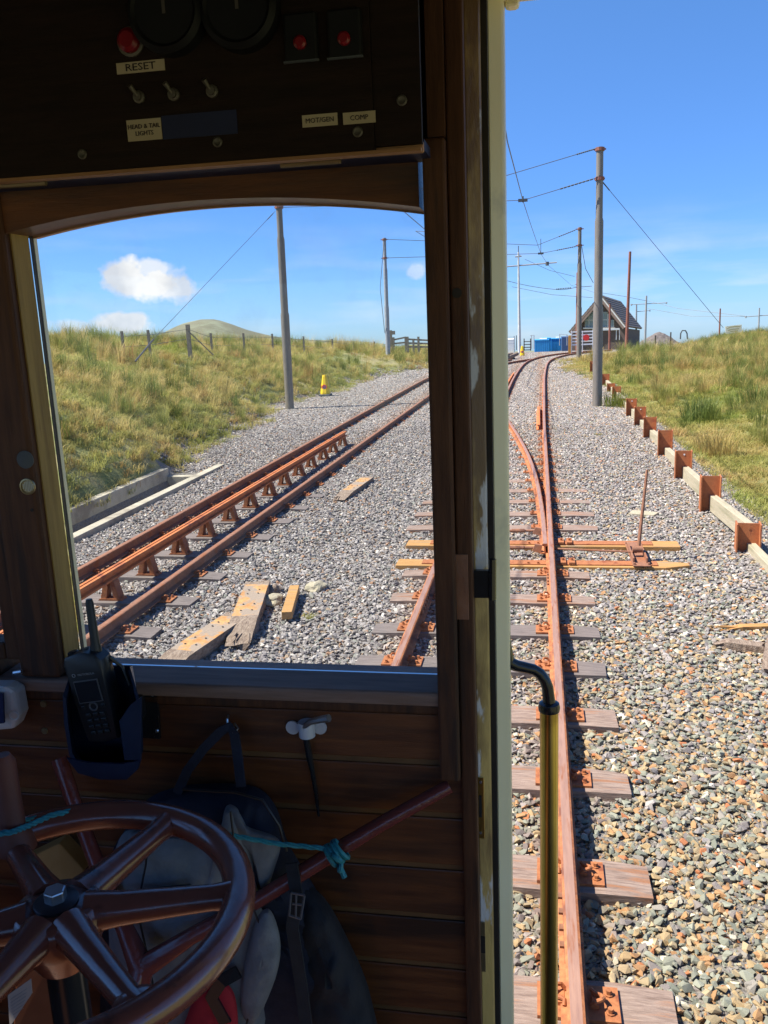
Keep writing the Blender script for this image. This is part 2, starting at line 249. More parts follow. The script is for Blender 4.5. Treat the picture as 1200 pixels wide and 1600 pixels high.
# ------------------------------------------------------------------ helpers
class MB:
    def __init__(s): s.v = []; s.f = []; s.m = []; s.cur = 0
    def _add(s, vs, fs):
        k = len(s.v); s.v += [Vector(v) for v in vs]; s.f += [tuple(i+k for i in f) for f in fs]; s.m += [s.cur]*len(fs); return s
    def box(s, a, b, taper=0):
        (x0, y0, z0), (x1, y1, z1) = a, b; t = taper
        return s._add([(x0, y0, z0), (x1, y0, z0), (x1, y1, z0), (x0, y1, z0), (x0+t, y0+t, z1), (x1-t, y0+t, z1), (x1-t, y1-t, z1), (x0+t, y1-t, z1)],
                      [(0, 3, 2, 1), (4, 5, 6, 7), (0, 1, 5, 4), (1, 2, 6, 5), (2, 3, 7, 6), (3, 0, 4, 7)])
    def obox(s, c, ax, ay, az):
        c, ax, ay, az = Vector(c), Vector(ax), Vector(ay), Vector(az); vs = []
        for sz in (-1, 1):
            for sx, sy in ((-1, -1), (1, -1), (1, 1), (-1, 1)): vs.append(c+ax*sx+ay*sy+az*sz)
        return s._add(vs, [(0, 3, 2, 1), (4, 5, 6, 7), (0, 1, 5, 4), (1, 2, 6, 5), (2, 3, 7, 6), (3, 0, 4, 7)])
    def prism(s, poly, d):
        """poly: 3D points, extruded by vector d"""
        n = len(poly); d = Vector(d); vs = [Vector(p) for p in poly]+[Vector(p)+d for p in poly]
        return s._add(vs, [tuple(range(n))[::-1], tuple(range(n, 2*n))]+[(i, (i+1) % n, n+(i+1) % n, n+i) for i in range(n)])
    def tube(s, pts, r, n=8, cap=True, rs=None):
        pts = [Vector(p) for p in pts]; rings = []
        up = None
        for i, p in enumerate(pts):
            d = (pts[min(i+1, len(pts)-1)]-pts[max(i-1, 0)]).normalized()
            if up is None: up = d.orthogonal().normalized()
            up = (up-d*up.dot(d)).normalized(); sd = d.cross(up)
            rr = rs[i] if rs else r
            rings.append([p+(up*math.cos(a)+sd*math.sin(a))*rr for a in [2*math.pi*k/n for k in range(n)]])
        vs = [v for rg in rings for v in rg]; fs = []
        for i in range(len(pts)-1):
            for k in range(n): fs.append((i*n+k, i*n+(k+1) % n, (i+1)*n+(k+1) % n, (i+1)*n+k))
        if cap: fs += [tuple(range(n))[::-1], tuple(range((len(pts)-1)*n, len(pts)*n))]
        return s._add(vs, fs)
    def cyl(s, c, axis, r, h, n=12, r2=None):
        c = Vector(c); a = Vector(axis).normalized(); return s.tube([c, c+a*h], r, n, rs=[r, r if r2 is None else r2])
    def lathe(s, c, axis, prof, n=24):
        c = Vector(c); a = Vector(axis).normalized(); u = a.orthogonal().normalized(); w = a.cross(u); vs = []; fs = []
        for (r, h) in prof:
            for k in range(n):
                t = 2*math.pi*k/n; vs.append(c+a*h+(u*math.cos(t)+w*math.sin(t))*r)
        for i in range(len(prof)-1):
            for k in range(n): fs.append((i*n+k, i*n+(k+1) % n, (i+1)*n+(k+1) % n, (i+1)*n+k))
        fs += [tuple(range(n))[::-1], tuple(range((len(prof)-1)*n, len(prof)*n))]
        return s._add(vs, fs)
    def torus(s, c, axis, R, r, n=48, k=12, a0=0, a1=2*math.pi):
        c = Vector(c); a = Vector(axis).normalized(); u = a.orthogonal().normalized(); w = a.cross(u)
        full = abs(a1-a0-2*math.pi) < 1e-4; vs = []; fs = []; m = n if full else n+1
        for i in range(m):
            t = a0+(a1-a0)*i/n; d = u*math.cos(t)+w*math.sin(t)
            for j in range(k):
                q = 2*math.pi*j/k; vs.append(c+d*(R+r*math.cos(q))+a*r*math.sin(q))
        for i in range(n):
            for j in range(k): fs.append((i*k+j, ((i+1) % m)*k+j, ((i+1) % m)*k+(j+1) % k, i*k+(j+1) % k))
        return s._add(vs, fs)
    def build(s, name, mt, parent=None, smooth=False, bevel=0, origin=None):
        me = bpy.data.meshes.new(name)
        o = Vector(origin) if origin is not None else (Vector(parent['_o']) if parent is not None and '_o' in parent else Vector((0, 0, 0)))
        me.from_pydata([v-o for v in s.v], [], s.f); me.validate()
        mts = mt if isinstance(mt, (list, tuple)) else [mt]
        for q in mts: me.materials.append(q)
        if len(mts) > 1: me.polygons.foreach_set('material_index', s.m)
        bm = bmesh.new(); bm.from_mesh(me); bmesh.ops.recalc_face_normals(bm, faces=bm.faces); bm.to_mesh(me); bm.free()
        ob = bpy.data.objects.new(name, me); COL.objects.link(ob)
        if parent is not None:
            ob.parent = parent
            if origin is not None and '_o' in parent: ob.location = o-Vector(parent['_o'])
        else: ob.location = o
        ob['_o'] = list(o)
        if smooth:
            me.polygons.foreach_set('use_smooth', [True]*len(me.polygons))
            me.set_sharp_from_angle(angle=R_(38))
        if bevel:
            bv = ob.modifiers.new('bevel', 'BEVEL'); bv.width = bevel; bv.segments = 2; bv.limit_method = 'ANGLE'
        return ob
def tag(o, label=None, cat=None, group=None, kind=None):
    if label: o['label'] = label
    if cat: o['category'] = cat
    if group: o['group'] = group
    if kind: o['kind'] = kind
    return o
def thing(name, loc, label, cat, group=None):
    o = bpy.data.objects.new(name, None); COL.objects.link(o); o.location = loc; o['_o'] = list(loc); o.empty_display_size = .1
    return tag(o, label, cat, group)
def dup(o, parent=None, loc=None, rot=None, scale=None):
    c = o.copy(); COL.objects.link(c); c.parent = parent
    if loc is not None: c.location = loc; c['_o'] = list(loc)
    if rot is not None: c.rotation_euler = rot
    if scale is not None: c.scale = scale
    for ch in o.children: dup(ch, c)
    return c
def text(s, size, mt, parent, loc, rot, name='lettering', align='CENTER', depth=.0004, sx=1):
    cu = bpy.data.curves.new('t', 'FONT'); cu.body = s; cu.size = size; cu.align_x = align; cu.align_y = 'CENTER'; cu.extrude = depth; cu.resolution_u = 2
    tmp = bpy.data.objects.new('t', cu); COL.objects.link(tmp)
    bpy.context.view_layer.update()
    me = bpy.data.meshes.new_from_object(tmp.evaluated_get(bpy.context.evaluated_depsgraph_get()))
    bpy.data.objects.remove(tmp); me.materials.clear(); me.materials.append(mt)
    o = bpy.data.objects.new(name, me); COL.objects.link(o); o.parent = parent
    o.location = Vector(loc)-(Vector(parent['_o']) if parent is not None else Vector()); o.rotation_euler = rot; o.scale = (sx, 1, 1)
    return o
UPV = Vector((0, math.sin(R_(2.1)), math.cos(R_(2.1))))     # true vertical, seen from the gradient's frame
def lerp(pts, x):
    if x <= pts[0][0]: return pts[0][1]
    for (a, b), (c, d) in zip(pts, pts[1:]):
        if x <= c: return b+(d-b)*(x-a)/(c-a)
    return pts[-1][1]
def smooth(t): t = max(0, min(1, t)); return t*t*(3-2*t)

# ------------------------------------------------------------------ terrain
def zp(Y):
    if Y < 30: return 0
    if Y < 70: return -.00046*(Y-30)**2
    return -.736-.0368*(Y-70)
LB = [(0, -6.35), (14, -6.35), (16, -6.9), (22, -7.4), (25.5, -8.2), (30, -7.4), (36, -7.2), (41, -6.6), (43, -5.8), (50, -5.6), (60, -4.5), (75, -4)]
RB = [(0, 3.2), (9.5, 2.95), (13, 3.15), (18, 3.1), (25, 2.75), (31, 2.5), (35, 1.9), (40, 1.35), (47, 1.6), (52, 2.6), (57, 5), (65, 9), (80, 14)]
HP = [(0, 2.45), (20, 2.32), (30, 2.10), (43, 1.42), (53, .62), (70, -.75), (90, -1.9)]
def gz(X, Y):
    base = zp(Y)-.185+.045*smooth((Y-9)/9)
    n = noise.noise(Vector((X*.25, Y*.25, 0)))
    n2 = noise.noise(Vector((X*.9, Y*.9, 3)))
    z = base
    lb, rb = lerp(LB, Y), lerp(RB, Y)
    if X < lb:
        t = lb-X; hp = lerp(HP, Y)-base
        amt = 1-math.exp(-t/(3.3 if Y < 30 else 4))
        z = base+hp*amt+min(t, 1)*(n*.24+n2*.10)*max(.35, 1-Y/90)
        if Y < 15.5: z += .16*smooth(t/.3)
        if X < -22: z -= (-22-X)*.08
    elif Y < 15.0 and X < -5.72 and Y < 14.1: z = base-.42
    elif X > 2.2:
        t = X-2.2; k = 1-smooth((Y-26)/14)
        z = base-.42*smooth(t/1.1)*k+(.28*smooth((t-1.2)/5))*k
        if X > rb: z += min(X-rb, 1)*(n*.22+n2*.10)*(1 if Y < 60 else .6)
        far = smooth((X-8)/14); z += far*.48*smooth((Y-35)/40)-.06*smooth((Y-50)/20)*smooth((X-4)/4)
        z += .38*math.exp(-((X-19)/5)**2-((Y-84)/14)**2)
    else:
        z += .012*n2
    if Y > 88: z -= (Y-88)*.010
    if Y > 160: z -= (Y-160)*.06
    return z
def rng(a, b, st):
    r = []; 
    while a < b-1e-6: r.append(a); a += st
    return r
xs = rng(-60, -26, 2)+rng(-26, -9, .7)+rng(-9, 5, .22)+rng(5, 12, .5)+rng(12, 30, 1.2)+rng(30, 90, 5)+[90]
ys = rng(-12, 1, 1)+rng(1, 20, .25)+rng(20, 45, .45)+rng(45, 100, 1.1)+rng(100, 300, 8)+[300]
nx = len(xs); vs = [(x, y, gz(x, y)) for y in ys for x in xs]
fs = []; mi = []
for j in range(len(ys)-1):
    for i in range(nx-1):
        fs.append((j*nx+i, j*nx+i+1, (j+1)*nx+i+1, (j+1)*nx+i)); x = (xs[i]+xs[i+1])/2; y = (ys[j]+ys[j+1])/2
        mi.append(0 if lerp(LB, y)-.1 < x < lerp(RB, y)+.1 and y < 95 else 1)
m_under = mat('ballast_bed', (.09, .08, .07), (.30, .27, .235), 60, .95, 0, .03, 26, c3=(.24, .18, .12), c3scale=1.2)
m_soil = mat('grass_floor', (.14, .16, .045), (.25, .24, .09), 3.5, 1, 0, .05, 12, c3=(.33, .28, .13), c3scale=.45, c3range=(.48, .6))
me = bpy.data.meshes.new('ground'); me.from_pydata(vs, [], fs); me.materials.append(m_under); me.materials.append(m_soil); me.polygons.foreach_set('material_index', mi)
me.polygons.foreach_set('use_smooth', [True]*len(fs))
g = bpy.data.objects.new('ground', me); COL.objects.link(g); tag(g, kind='structure')
b = MB(); zz = -34
for a0 in range(48):
    a, c = 2*math.pi*a0/48, 2*math.pi*(a0+1)/48
    for r0, r1 in ((0, 300), (300, 1500), (1500, 5200)):
        q = [Vector((r*math.cos(t), r*math.sin(t), 0)) for r, t in ((r0, a), (r1, a), (r1, c), (r0, c))]
        q = [p+Vector((0, 0, zz-p.y*.0367)) for p in q]
        b._add(q if r0 else q[1:], [(0, 1, 2, 3)] if r0 else [(0, 1, 2)])
m_moor = mat('far_moor', (.16, .18, .09), (.22, .22, .12), .02, 1)
tag(b.build('moorland', m_moor), kind='structure')
# distant hill
HR = [(-330, -22), (-315, -8), (-300, .5), (-290, 4.4), (-275, 6.6), (-262, 6.1), (-250, 2.2), (-238, -2.4), (-225, -6.2), (-212, -9.6), (-195, -12.2), (-175, -13.5), (-150, -16), (-120, -20), (-90, -26)]
b = MB(); rows = 14; pts = []
for j in range(rows+1):
    t = j/rows*2-1
    for k in range(49):
        X = -340+k*260/48; h = lerp(HR, X); base = -70
        pts.append((X*(1+t*.12), 700+t*170, base+(h-base)*math.cos(t*math.pi/2)**.8*(1)+2.0*noise.noise(Vector((X*.02, t*3, 1)))*(1-abs(t)) if abs(t) < .999 else base))
b._add(pts, [(j*49+k, j*49+k+1, (j+1)*49+k+1, (j+1)*49+k) for j in range(rows) for k in range(48)])
tag(b.build('hill', m_hill, smooth=True), kind='structure')

# ------------------------------------------------------------------ scattering of gravel and grass (stuff)
def source_collection(name, objs):
    c = bpy.data.collections.new(name)
    for o in objs:
        for k in list(o.users_collection): k.objects.unlink(o)
        c.objects.link(o)
    return c
def scatter(name, label, verts, faces, dens, coll, smin, smax, seed, upright, tilt, cat, squash=None):
    me = bpy.data.meshes.new(name); me.from_pydata(verts, [], faces)
    at_ = me.attributes.new('dens', 'FLOAT', 'POINT'); at_.data.foreach_set('value', dens)
    o = bpy.data.objects.new(name, me); COL.objects.link(o); tag(o, label, cat, kind='stuff')
    ng = bpy.data.node_groups.new(name, 'GeometryNodeTree'); ng.interface.new_socket('Geometry', in_out='INPUT', socket_type='NodeSocketGeometry'); ng.interface.new_socket('Geometry', in_out='OUTPUT', socket_type='NodeSocketGeometry')
    n = ng.nodes.new; l = ng.links.new
    gi, go = n('NodeGroupInput'), n('NodeGroupOutput')
    na = n('GeometryNodeInputNamedAttribute'); na.data_type = 'FLOAT'; na.inputs['Name'].default_value = 'dens'
    dp = n('GeometryNodeDistributePointsOnFaces'); dp.distribute_method = 'RANDOM'; l(gi.outputs[0], dp.inputs['Mesh']); l(na.outputs['Attribute'], dp.inputs['Density']); dp.inputs['Seed'].default_value = seed
    ci = n('GeometryNodeCollectionInfo'); ci.inputs[0].default_value = coll; ci.inputs['Separate Children'].default_value = True; ci.inputs['Reset Children'].default_value = True
    ip = n('GeometryNodeInstanceOnPoints'); l(dp.outputs['Points'], ip.inputs['Points']); l(ci.outputs[0], ip.inputs['Instance']); ip.inputs['Pick Instance'].default_value = True
    rr = n('FunctionNodeRandomValue'); rr.data_type = 'FLOAT_VECTOR'; rr.inputs[0].default_value = (-tilt, -tilt, 0); rr.inputs[1].default_value = (tilt, tilt, 6.283); rr.inputs['Seed'].default_value = seed+1
    l(rr.outputs[0], ip.inputs['Rotation'])
    rs = n('FunctionNodeRandomValue'); rs.data_type = 'FLOAT'; rs.inputs[2].default_value = smin; rs.inputs[3].default_value = smax; rs.inputs['Seed'].default_value = seed+2
    l(rs.outputs[1], ip.inputs['Scale']); l(ip.outputs[0], go.inputs[0])
    md = o.modifiers.new('scatter', 'NODES'); md.node_group = ng
    return o
def field(x0, x1, y0, y1, st, inside, dz, dfun):
    """a sheet over the ground with a density per vertex"""
    nx = max(2, int((x1-x0)/st)+1); ny = max(2, int((y1-y0)/st)+1); V = []; D = []
    for j in range(ny):
        for i in range(nx):
            X = x0+(x1-x0)*i/(nx-1); Y = y0+(y1-y0)*j/(ny-1); V.append((X, Y, gz(X, Y)+dz)); D.append(dfun(X, Y) if inside(X, Y) else 0)
    Fs = []
    for j in range(ny-1):
        for i in range(nx-1):
            a = j*nx+i; q = (a, a+1, a+nx+1, a+nx)
            if max(D[k] for k in q) > 0: Fs.append(q)
    used = sorted({k for f in Fs for k in f}); mp_ = {k: i for i, k in enumerate(used)}
    return [V[k] for k in used], [tuple(mp_[k] for k in f) for f in Fs], [D[k] for k in used]
GREY = [(13, (0.249, 0.224, 0.204)), (14, (0.330, 0.296, 0.271)), (10, (0.190, 0.168, 0.159)), (9, (0.404, 0.363, 0.328)), (7, (0.288, 0.246, 0.210)), (6, (0.245, 0.241, 0.204)), (2, (0.611, 0.549, 0.471)), (3, (0.366, 0.263, 0.174)), (2, (0.330, 0.191, 0.113))]
TAN = [(10, (0.246, 0.247, 0.186)), (9, (0.309, 0.313, 0.237)), (9, (0.343, 0.268, 0.158)), (8, (0.412, 0.295, 0.153)), (7, (0.424, 0.235, 0.107)), (6, (0.189, 0.197, 0.153)), (6, (0.297, 0.268, 0.223)), (4, (0.458, 0.350, 0.205)), (2, (0.458, 0.175, 0.074)), (2, (0.630, 0.570, 0.418)), (5, (0.241, 0.208, 0.186))]
def tanfac(t, oi):
    # browner, greener stone on the right of the track and near the car, grey slate elsewhere: follows where each load was tipped
    sx = t.nodes.new('ShaderNodeSeparateXYZ'); t.links.new(oi.outputs['Location'], sx.inputs[0])
    a = t.nodes.new('ShaderNodeMapRange'); a.inputs['From Min'].default_value = -1.2; a.inputs['From Max'].default_value = .4; t.links.new(sx.outputs[0], a.inputs['Value'])
    b_ = t.nodes.new('ShaderNodeMapRange'); b_.inputs['From Min'].default_value = 9.5; b_.inputs['From Max'].default_value = 3.5; b_.inputs['To Min'].default_value = .12; t.links.new(sx.outputs[1], b_.inputs['Value'])
    n = t.nodes.new('ShaderNodeTexNoise'); n.inputs['Scale'].default_value = 40; t.links.new(oi.outputs['Location'], n.inputs['Vector'])
    m = t.nodes.new('ShaderNodeMath'); m.operation = 'MULTIPLY'; t.links.new(a.outputs[0], m.inputs[0]); t.links.new(b_.outputs[0], m.inputs[1])
    s = t.nodes.new('ShaderNodeMath'); s.operation = 'GREATER_THAN'; t.links.new(m.outputs[0], s.inputs[0])
    w = t.nodes.new('ShaderNodeTexWhiteNoise'); t.links.new(oi.outputs['Location'], w.inputs['Vector']); t.links.new(w.outputs['Value'], s.inputs[1])
    return s.outputs[0]
m_stone = palette('ballast_stone', GREY, .85, .002, 45, patch=(TAN, tanfac))
rocks = []
for k in range(18):
    bm = bmesh.new(); rr = random.Random(100+k)
    for i in range(11):
        v = Vector((rr.gauss(0, 1), rr.gauss(0, 1), rr.gauss(0, 1))).normalized()
        bm.verts.new((v.x*rr.uniform(.8, 1.1), v.y*rr.uniform(.55, .8), v.z*rr.uniform(.32, .58)))
    r = bmesh.ops.convex_hull(bm, input=bm.verts); bmesh.ops.delete(bm, geom=[e for e in r['geom_interior'] if isinstance(e, bmesh.types.BMVert)], context='VERTS')
    me = bpy.data.meshes.new('stone'); bm.to_mesh(me); bm.free(); me.materials.append(m_stone)
    rocks.append(bpy.data.objects.new('stone', me)); COL.objects.link(rocks[-1])
C_ROCK = source_collection('stone_kinds', rocks)
def inb(X, Y):
    if not (lerp(LB, Y)-.15 < X < lerp(RB, Y)+.1+.25*noise.noise(Vector((X, Y, 0)))): return False
    if Y < 14.6 and X < -5.62: return False
    # left out where the floor of the car hides it
    return True
def vis(X, Y): return -.78*Y-.6 < X < .30*Y+.6
def dn(d): return lambda X, Y: d if vis(X, Y) else 0
LAB = 'loose grey and tan ballast stones heaped around the tracks'
for (x0, x1, y0, y1, st, dz, d, s0, s1, sd) in [
        (-6.4, 3.2, 1.6, 9.5, .2, -.005, 1250, .016, .035, 1), (-6.4, 3.2, 1.6, 9.5, .2, .016, 900, .014, .038, 2), (-6.4, 3.2, 1.6, 9.5, .2, .004, 1900, .008, .016, 9),
        (-8, 3.2, 9.5, 20, .3, .004, 1000, .018, .038, 3), (-8, 3.2, 9.5, 20, .3, .022, 450, .02, .034, 4),
        (-8.6, 3.2, 20, 36, .4, .008, 620, .027, .044, 5), (-8.5, 14, 36, 75, .6, .01, 200, .04, .07, 6)]:
    V, Fs, D = field(x0, x1, y0, y1, st, inb, dz, dn(d))
    scatter('ballast', LAB+(' near the tramcar' if y0 < 5 else ' further up the line'), V, Fs, D, C_ROCK, s0, s1, sd, False, .45, 'gravel')

def tuft(name, nb, rad, h, wd, lean, mt, seed, clump=0):
    rr = random.Random(seed); b = MB()
    for i in range(nb):
        a = rr.uniform(0, 6.283); q = rad*math.sqrt(rr.random()); x, y = q*math.cos(a), q*math.sin(a)
        hh = h*rr.uniform(.45, 1.1); la = rr.uniform(0, 6.283) if not clump else a+rr.uniform(-.8, .8); ln = lean*rr.uniform(.2, 1.2)*hh; w = wd*rr.uniform(.6, 1.2)
        d = Vector((math.cos(la), math.sin(la), 0)); sd = Vector((-d.y, d.x, 0)); p0 = Vector((x, y, -.03))
        p1 = p0+Vector((0, 0, hh*.55))+d*ln*.3; p2 = p0+Vector((0, 0, hh*(1-.25*lean)))+d*ln
        b._add([p0-sd*w, p0+sd*w, p1+sd*w*.8, p1-sd*w*.8, p2], [(0, 1, 2, 3), (3, 2, 4)])
    me = bpy.data.meshes.new(name); me.from_pydata(b.v, [], b.f); me.materials.append(mt)
    o = bpy.data.objects.new(name, me); COL.objects.link(o); return o
def drypatch(t, oi):
    n = t.nodes.new('ShaderNodeTexNoise'); n.inputs['Scale'].default_value = .28; n.inputs['Detail'].default_value = 5; n.inputs['Roughness'].default_value = .7; t.links.new(oi.outputs['Location'], n.inputs['Vector'])
    r = t.nodes.new('ShaderNodeMapRange'); r.inputs['From Min'].default_value = .35; r.inputs['From Max'].default_value = .58; t.links.new(n.outputs['Fac'], r.inputs['Value']); return r.outputs[0]
GREEN = [(4, (0.260, 0.309, 0.061)), (3, (0.365, 0.404, 0.086)), (3, (0.192, 0.254, 0.052)), (2, (0.461, 0.459, 0.138))]
STRAW = [(4, (0.515, 0.400, 0.144)), (3, (0.618, 0.470, 0.187)), (3, (0.361, 0.313, 0.101)), (2, (0.430, 0.267, 0.101)), (2, (0.259, 0.267, 0.064))]
RUSH = [(4, (0.146, 0.190, 0.043)), (3, (0.215, 0.245, 0.050)), (3, (0.332, 0.318, 0.086)), (2, (0.468, 0.344, 0.115))]
m_gr = palette('grass_blades', GREEN, .6, 0, 6, transl=.45, patch=(STRAW, drypatch))
m_st = palette('straw_blades', STRAW, .65, 0, 6, transl=.42)
m_ru = palette('rush_blades', RUSH, .6, 0, 6, transl=.38)
C_SHORT = source_collection('short_grass_kinds', [tuft('short_grass', 70, .16, .15, .0045, .9, m_gr, 200+i) for i in range(5)])
C_LONG = source_collection('long_grass_kinds', [tuft('long_grass', 60, .15, .36, .0042, .8, m_st if i % 2 else m_gr, 220+i, 1) for i in range(6)])
C_RUSH = source_collection('rush_kinds', [tuft('rush_tuft', 80, .13, .66, .0038, .42, m_st if i == 3 else m_ru, 240+i, 1) for i in range(5)])
def ingr(X, Y): return (X < lerp(LB, Y)+.05 or X > lerp(RB, Y)-.05) and not (Y < 14.4 and -6.42 < X < -5)
def visg(X, Y): return -.70*Y-2.5 < X < .32*Y+1.5
def nzf(X, Y, s, k): return noise.noise(Vector((X*s, Y*s, k)))
def clearing(X, Y):       # bare trodden ground by the second left pole
    return 1-.9*math.exp(-((X+8.5)/2.4)**2-((Y-41)/7)**2)
GL = 'rough grass covering the bank'
for side, x0, x1 in (('left', -26, -5), ('right', 1, 30)):
    for (y0, y1, st, ds, dl, dr, sc) in [(3, 20, .35, 36, 22, 3.5, 1), (20, 42, .6, 20, 17, 3.0, 1.15), (42, 88, 1.2, 6, 9, 1.6, 1.5)]:
        def dS(X, Y): return ds*clearing(X, Y) if visg(X, Y) else 0
        def dL(X, Y):
            if not visg(X, Y): return 0
            e = (lerp(LB, Y)-X) if X < -3 else (X-lerp(RB, Y)-(1.3 if Y < 30 else 0))
            return dl*max(0, min(1, e/2.2-.05))*max(.06, min(1, .45+1.5*nzf(X, Y, .3, 5)))*clearing(X, Y)
        def dR(X, Y):
            if not visg(X, Y): return 0
            e = (lerp(LB, Y)-X) if X < -3 else (X-lerp(RB, Y)-.9)
            return dr*max(0, min(1, e/1.4))*max(0, .2+2.8*nzf(X, Y, .45, 9))*(2.3 if X > 0 else 1.2)*clearing(X, Y)
        for nm, cc, df, a, b_, sd, tl in (('short_grass', C_SHORT, dS, .7, 1.4, 11, .2), ('long_grass', C_LONG, dL, .6, 1.25, 12, .15), ('rushes', C_RUSH, dR, .6, 1.15, 13, .12)):
            V, Fs, D = field(x0, x1, y0, y1, st, ingr, 0, df)
            if Fs: scatter(nm, '%s on the %s of the line, %s' % ({'short_grass': 'short green turf', 'long_grass': 'long straw coloured grass', 'rushes': 'dark upright rushes'}[nm], side, 'close to the tramcar' if y0 < 10 else ('beside the first poles' if y0 < 30 else 'towards the crest')), V, Fs, D, cc, a*sc, b_*sc, sd+int(y0), True, tl, 'grass')

# ------------------------------------------------------------------ railway tracks
HALF = .565
OWN = [(0, -.4366), (20, -.43), (26, -.385), (33, -.33), (40, -.20), (44, -.08), (47.5, .12), (51, .50), (54, .92), (57, 1.5), (60, 2.3), (64, 3.6), (68, 5.2)]
LEFTT = [(0, -4.2152), (34, -3.76), (38, -3.5), (42, -2.9), (46, -1.9), (50, -.75), (54, .4)]
def smoothpath(ctrl, y0, y1, st):
    # Catmull style smoothing by averaging
    r = []; y = y0
    while y <= y1+1e-6:
        w = 1.6; r.append((sum(lerp(ctrl, y+k*w) if y+k*w > ctrl[0][0] else ctrl[0][1]+(ctrl[1][1]-ctrl[0][1])/(ctrl[1][0]-ctrl[0][0])*(y+k*w-ctrl[0][0]) for k in (-1, -.5, 0, .5, 1))/5, y)); y += st
    return r
def railpath(ctrl, off, y0, y1, st=.6):
    p = smoothpath(ctrl, y0, y1, st); r = []
    for i, (x, y) in enumerate(p):
        a = p[max(i-1, 0)]; c = p[min(i+1, len(p)-1)]; d = Vector((c[0]-a[0], c[1]-a[1])).normalized()
        X, Y = x+d.y*off, y-d.x*off; r.append(Vector((X, Y, zp(Y))))
    return r
# flat bottom rail profile, 118 mm high, centred on x
PROF = [(-.031, -.005), (-.021, 0), (.021, 0), (.031, -.005), (.030, -.024), (.0075, -.034), (.0075, -.098), (.050, -.110), (.050, -.118), (-.050, -.118), (-.050, -.110), (-.0075, -.098), (-.0075, -.034), (-.030, -.024)]
def rail(path, name, mts, parent, prof=PROF, scale=1):
    b = MB(); n = len(prof); vs = []
    for i, p in enumerate(path):
        d = (path[min(i+1, len(path)-1)]-path[max(i-1, 0)]).normalized(); sd = Vector((d.y, -d.x, 0)).normalized()
        for (x, z) in prof: vs.append(p+sd*x*scale+Vector((0, 0, z*scale)))
    fs = []; mi = []
    for i in range(len(path)-1):
        for k in range(n):
            fs.append((i*n+k, (i+1)*n+k, (i+1)*n+(k+1) % n, i*n+(k+1) % n)); mi.append(1 if k == 1 else 0)
    fs += [tuple(range(n)), tuple(range((len(path)-1)*n, len(path)*n))[::-1]]; mi += [0, 0]
    b._add(vs, fs); b.m = mi
    return b.build(name, mts, parent)
def plate_mb():
    b = MB(); b.box((-.15, -.085, 0), (.15, .085, .014))
    for x in (-.115, .115):
        for y in ((-.045, .045) if True else (0,)):
            b.cyl((x, y, .014), (0, 0, 1), .017, .006, 8); b.cyl((x, y, .02), (0, 0, 1), .011, .016, 6)
    return b
def clip_mb():
    b = MB(); b.tube([(.045, -.035, .03), (.06, -.038, .05), (.082, -.03, .055), (.092, -.01, .045), (.085, .012, .038), (.062, .018, .04), (.05, .03, .042), (.052, .045, .03)], .0085, 7)
    b.box((.05, -.03, .012), (.075, .03, .03)); return b
plate_src = plate_mb().build('base_plate', m_rustbright); clip_src = clip_mb().build('spring_clip', m_rust, smooth=True)
plate_me, clip_me = plate_src.data, clip_src.data
for o in (plate_src, clip_src): bpy.data.objects.remove(o)
def mesh_sleeper(seed, L0, L1, w=.125, h=.14):
    rr = random.Random(seed); b = MB(); n = 9; ring = []
    vs = []
    for i in range(n+1):
        x = L0+(L1-L0)*i/n; j = lambda a=.004: rr.uniform(-a, a)
        e = .008 if i in (0, n) else 0
        vs += [(x+j(.006), -w+e+j(), -h), (x+j(.006), w-e+j(), -h), (x+j(.006), w-e+j(.006), -e+j(.003)), (x+j(.006), -w+e+j(.006), -e+j(.003))]
    fs = [(i*4+k, i*4+(k+1) % 4, (i+1)*4+(k+1) % 4, (i+1)*4+k) for i in range(n) for k in range(4)]+[(3, 2, 1, 0), (n*4, n*4+1, n*4+2, n*4+3)]
    b._add(vs, fs); return b
SLP = {}
def sleeper(track, x, y, rotz, L0=-.92, L1=.92, kind=0, plates=True, clips=True, w=.125, seed=0, xoff=(-HALF, HALF)):
    key = (round(L0, 1), round(L1, 1), kind, seed % 4, w)
    if key not in SLP:
        o = mesh_sleeper(seed % 4+10, L0, L1, w).build('sleeper', [m_sleeper, m_sleeperdk, m_timber][kind]); SLP[key] = o.data; bpy.data.objects.remove(o)
    s = bpy.data.objects.new('sleeper', SLP[key]); COL.objects.link(s); s.parent = track; s.location = (x, y, zp(y)-.134); s.rotation_euler = (0, 0, rotz)
    if plates:
        for q in xoff:
            p = bpy.data.objects.new('base_plate', plate_me); COL.objects.link(p); p.parent = s; p.location = (q, 0, 0.001)
            if clips:
                for sg in (0, math.pi):
                    c = bpy.data.objects.new('spring_clip', clip_me); COL.objects.link(c); c.parent = s; c.location = (q, 0, .001); c.rotation_euler = (0, 0, sg)
    return s
tr = thing('railway_track', (0, 0, 0), 'rusty narrow gauge track ahead of the tramcar, with points curving off to the left', 'railway track')
rail(railpath(OWN, HALF, -2, 68), 'rail', [m_rust, m_railhead], tr)
rail(railpath(OWN, -HALF, -2, 68), 'rail', [m_rust, m_railhead], tr)
CUR = [(8.9, .075), (10.5, .062), (12.1, .005), (14.26, -.10), (16.4, -.29), (19.4, -.61), (22, -.93), (26, -1.45), (32, -2.3), (37, -3.0), (41, -3.4)]
rail([Vector((x, y, zp(y)-.001)) for x, y in smoothpath(CUR, 9.0, 41, .5)], 'closure_rail', [m_rust, m_railhead], tr)
rail([Vector((x-1.13-.004*(y-9), y, zp(y)-.001)) for x, y in smoothpath(CUR, 9.0, 24, .5)], 'closure_rail', [m_rust, m_railhead], tr)
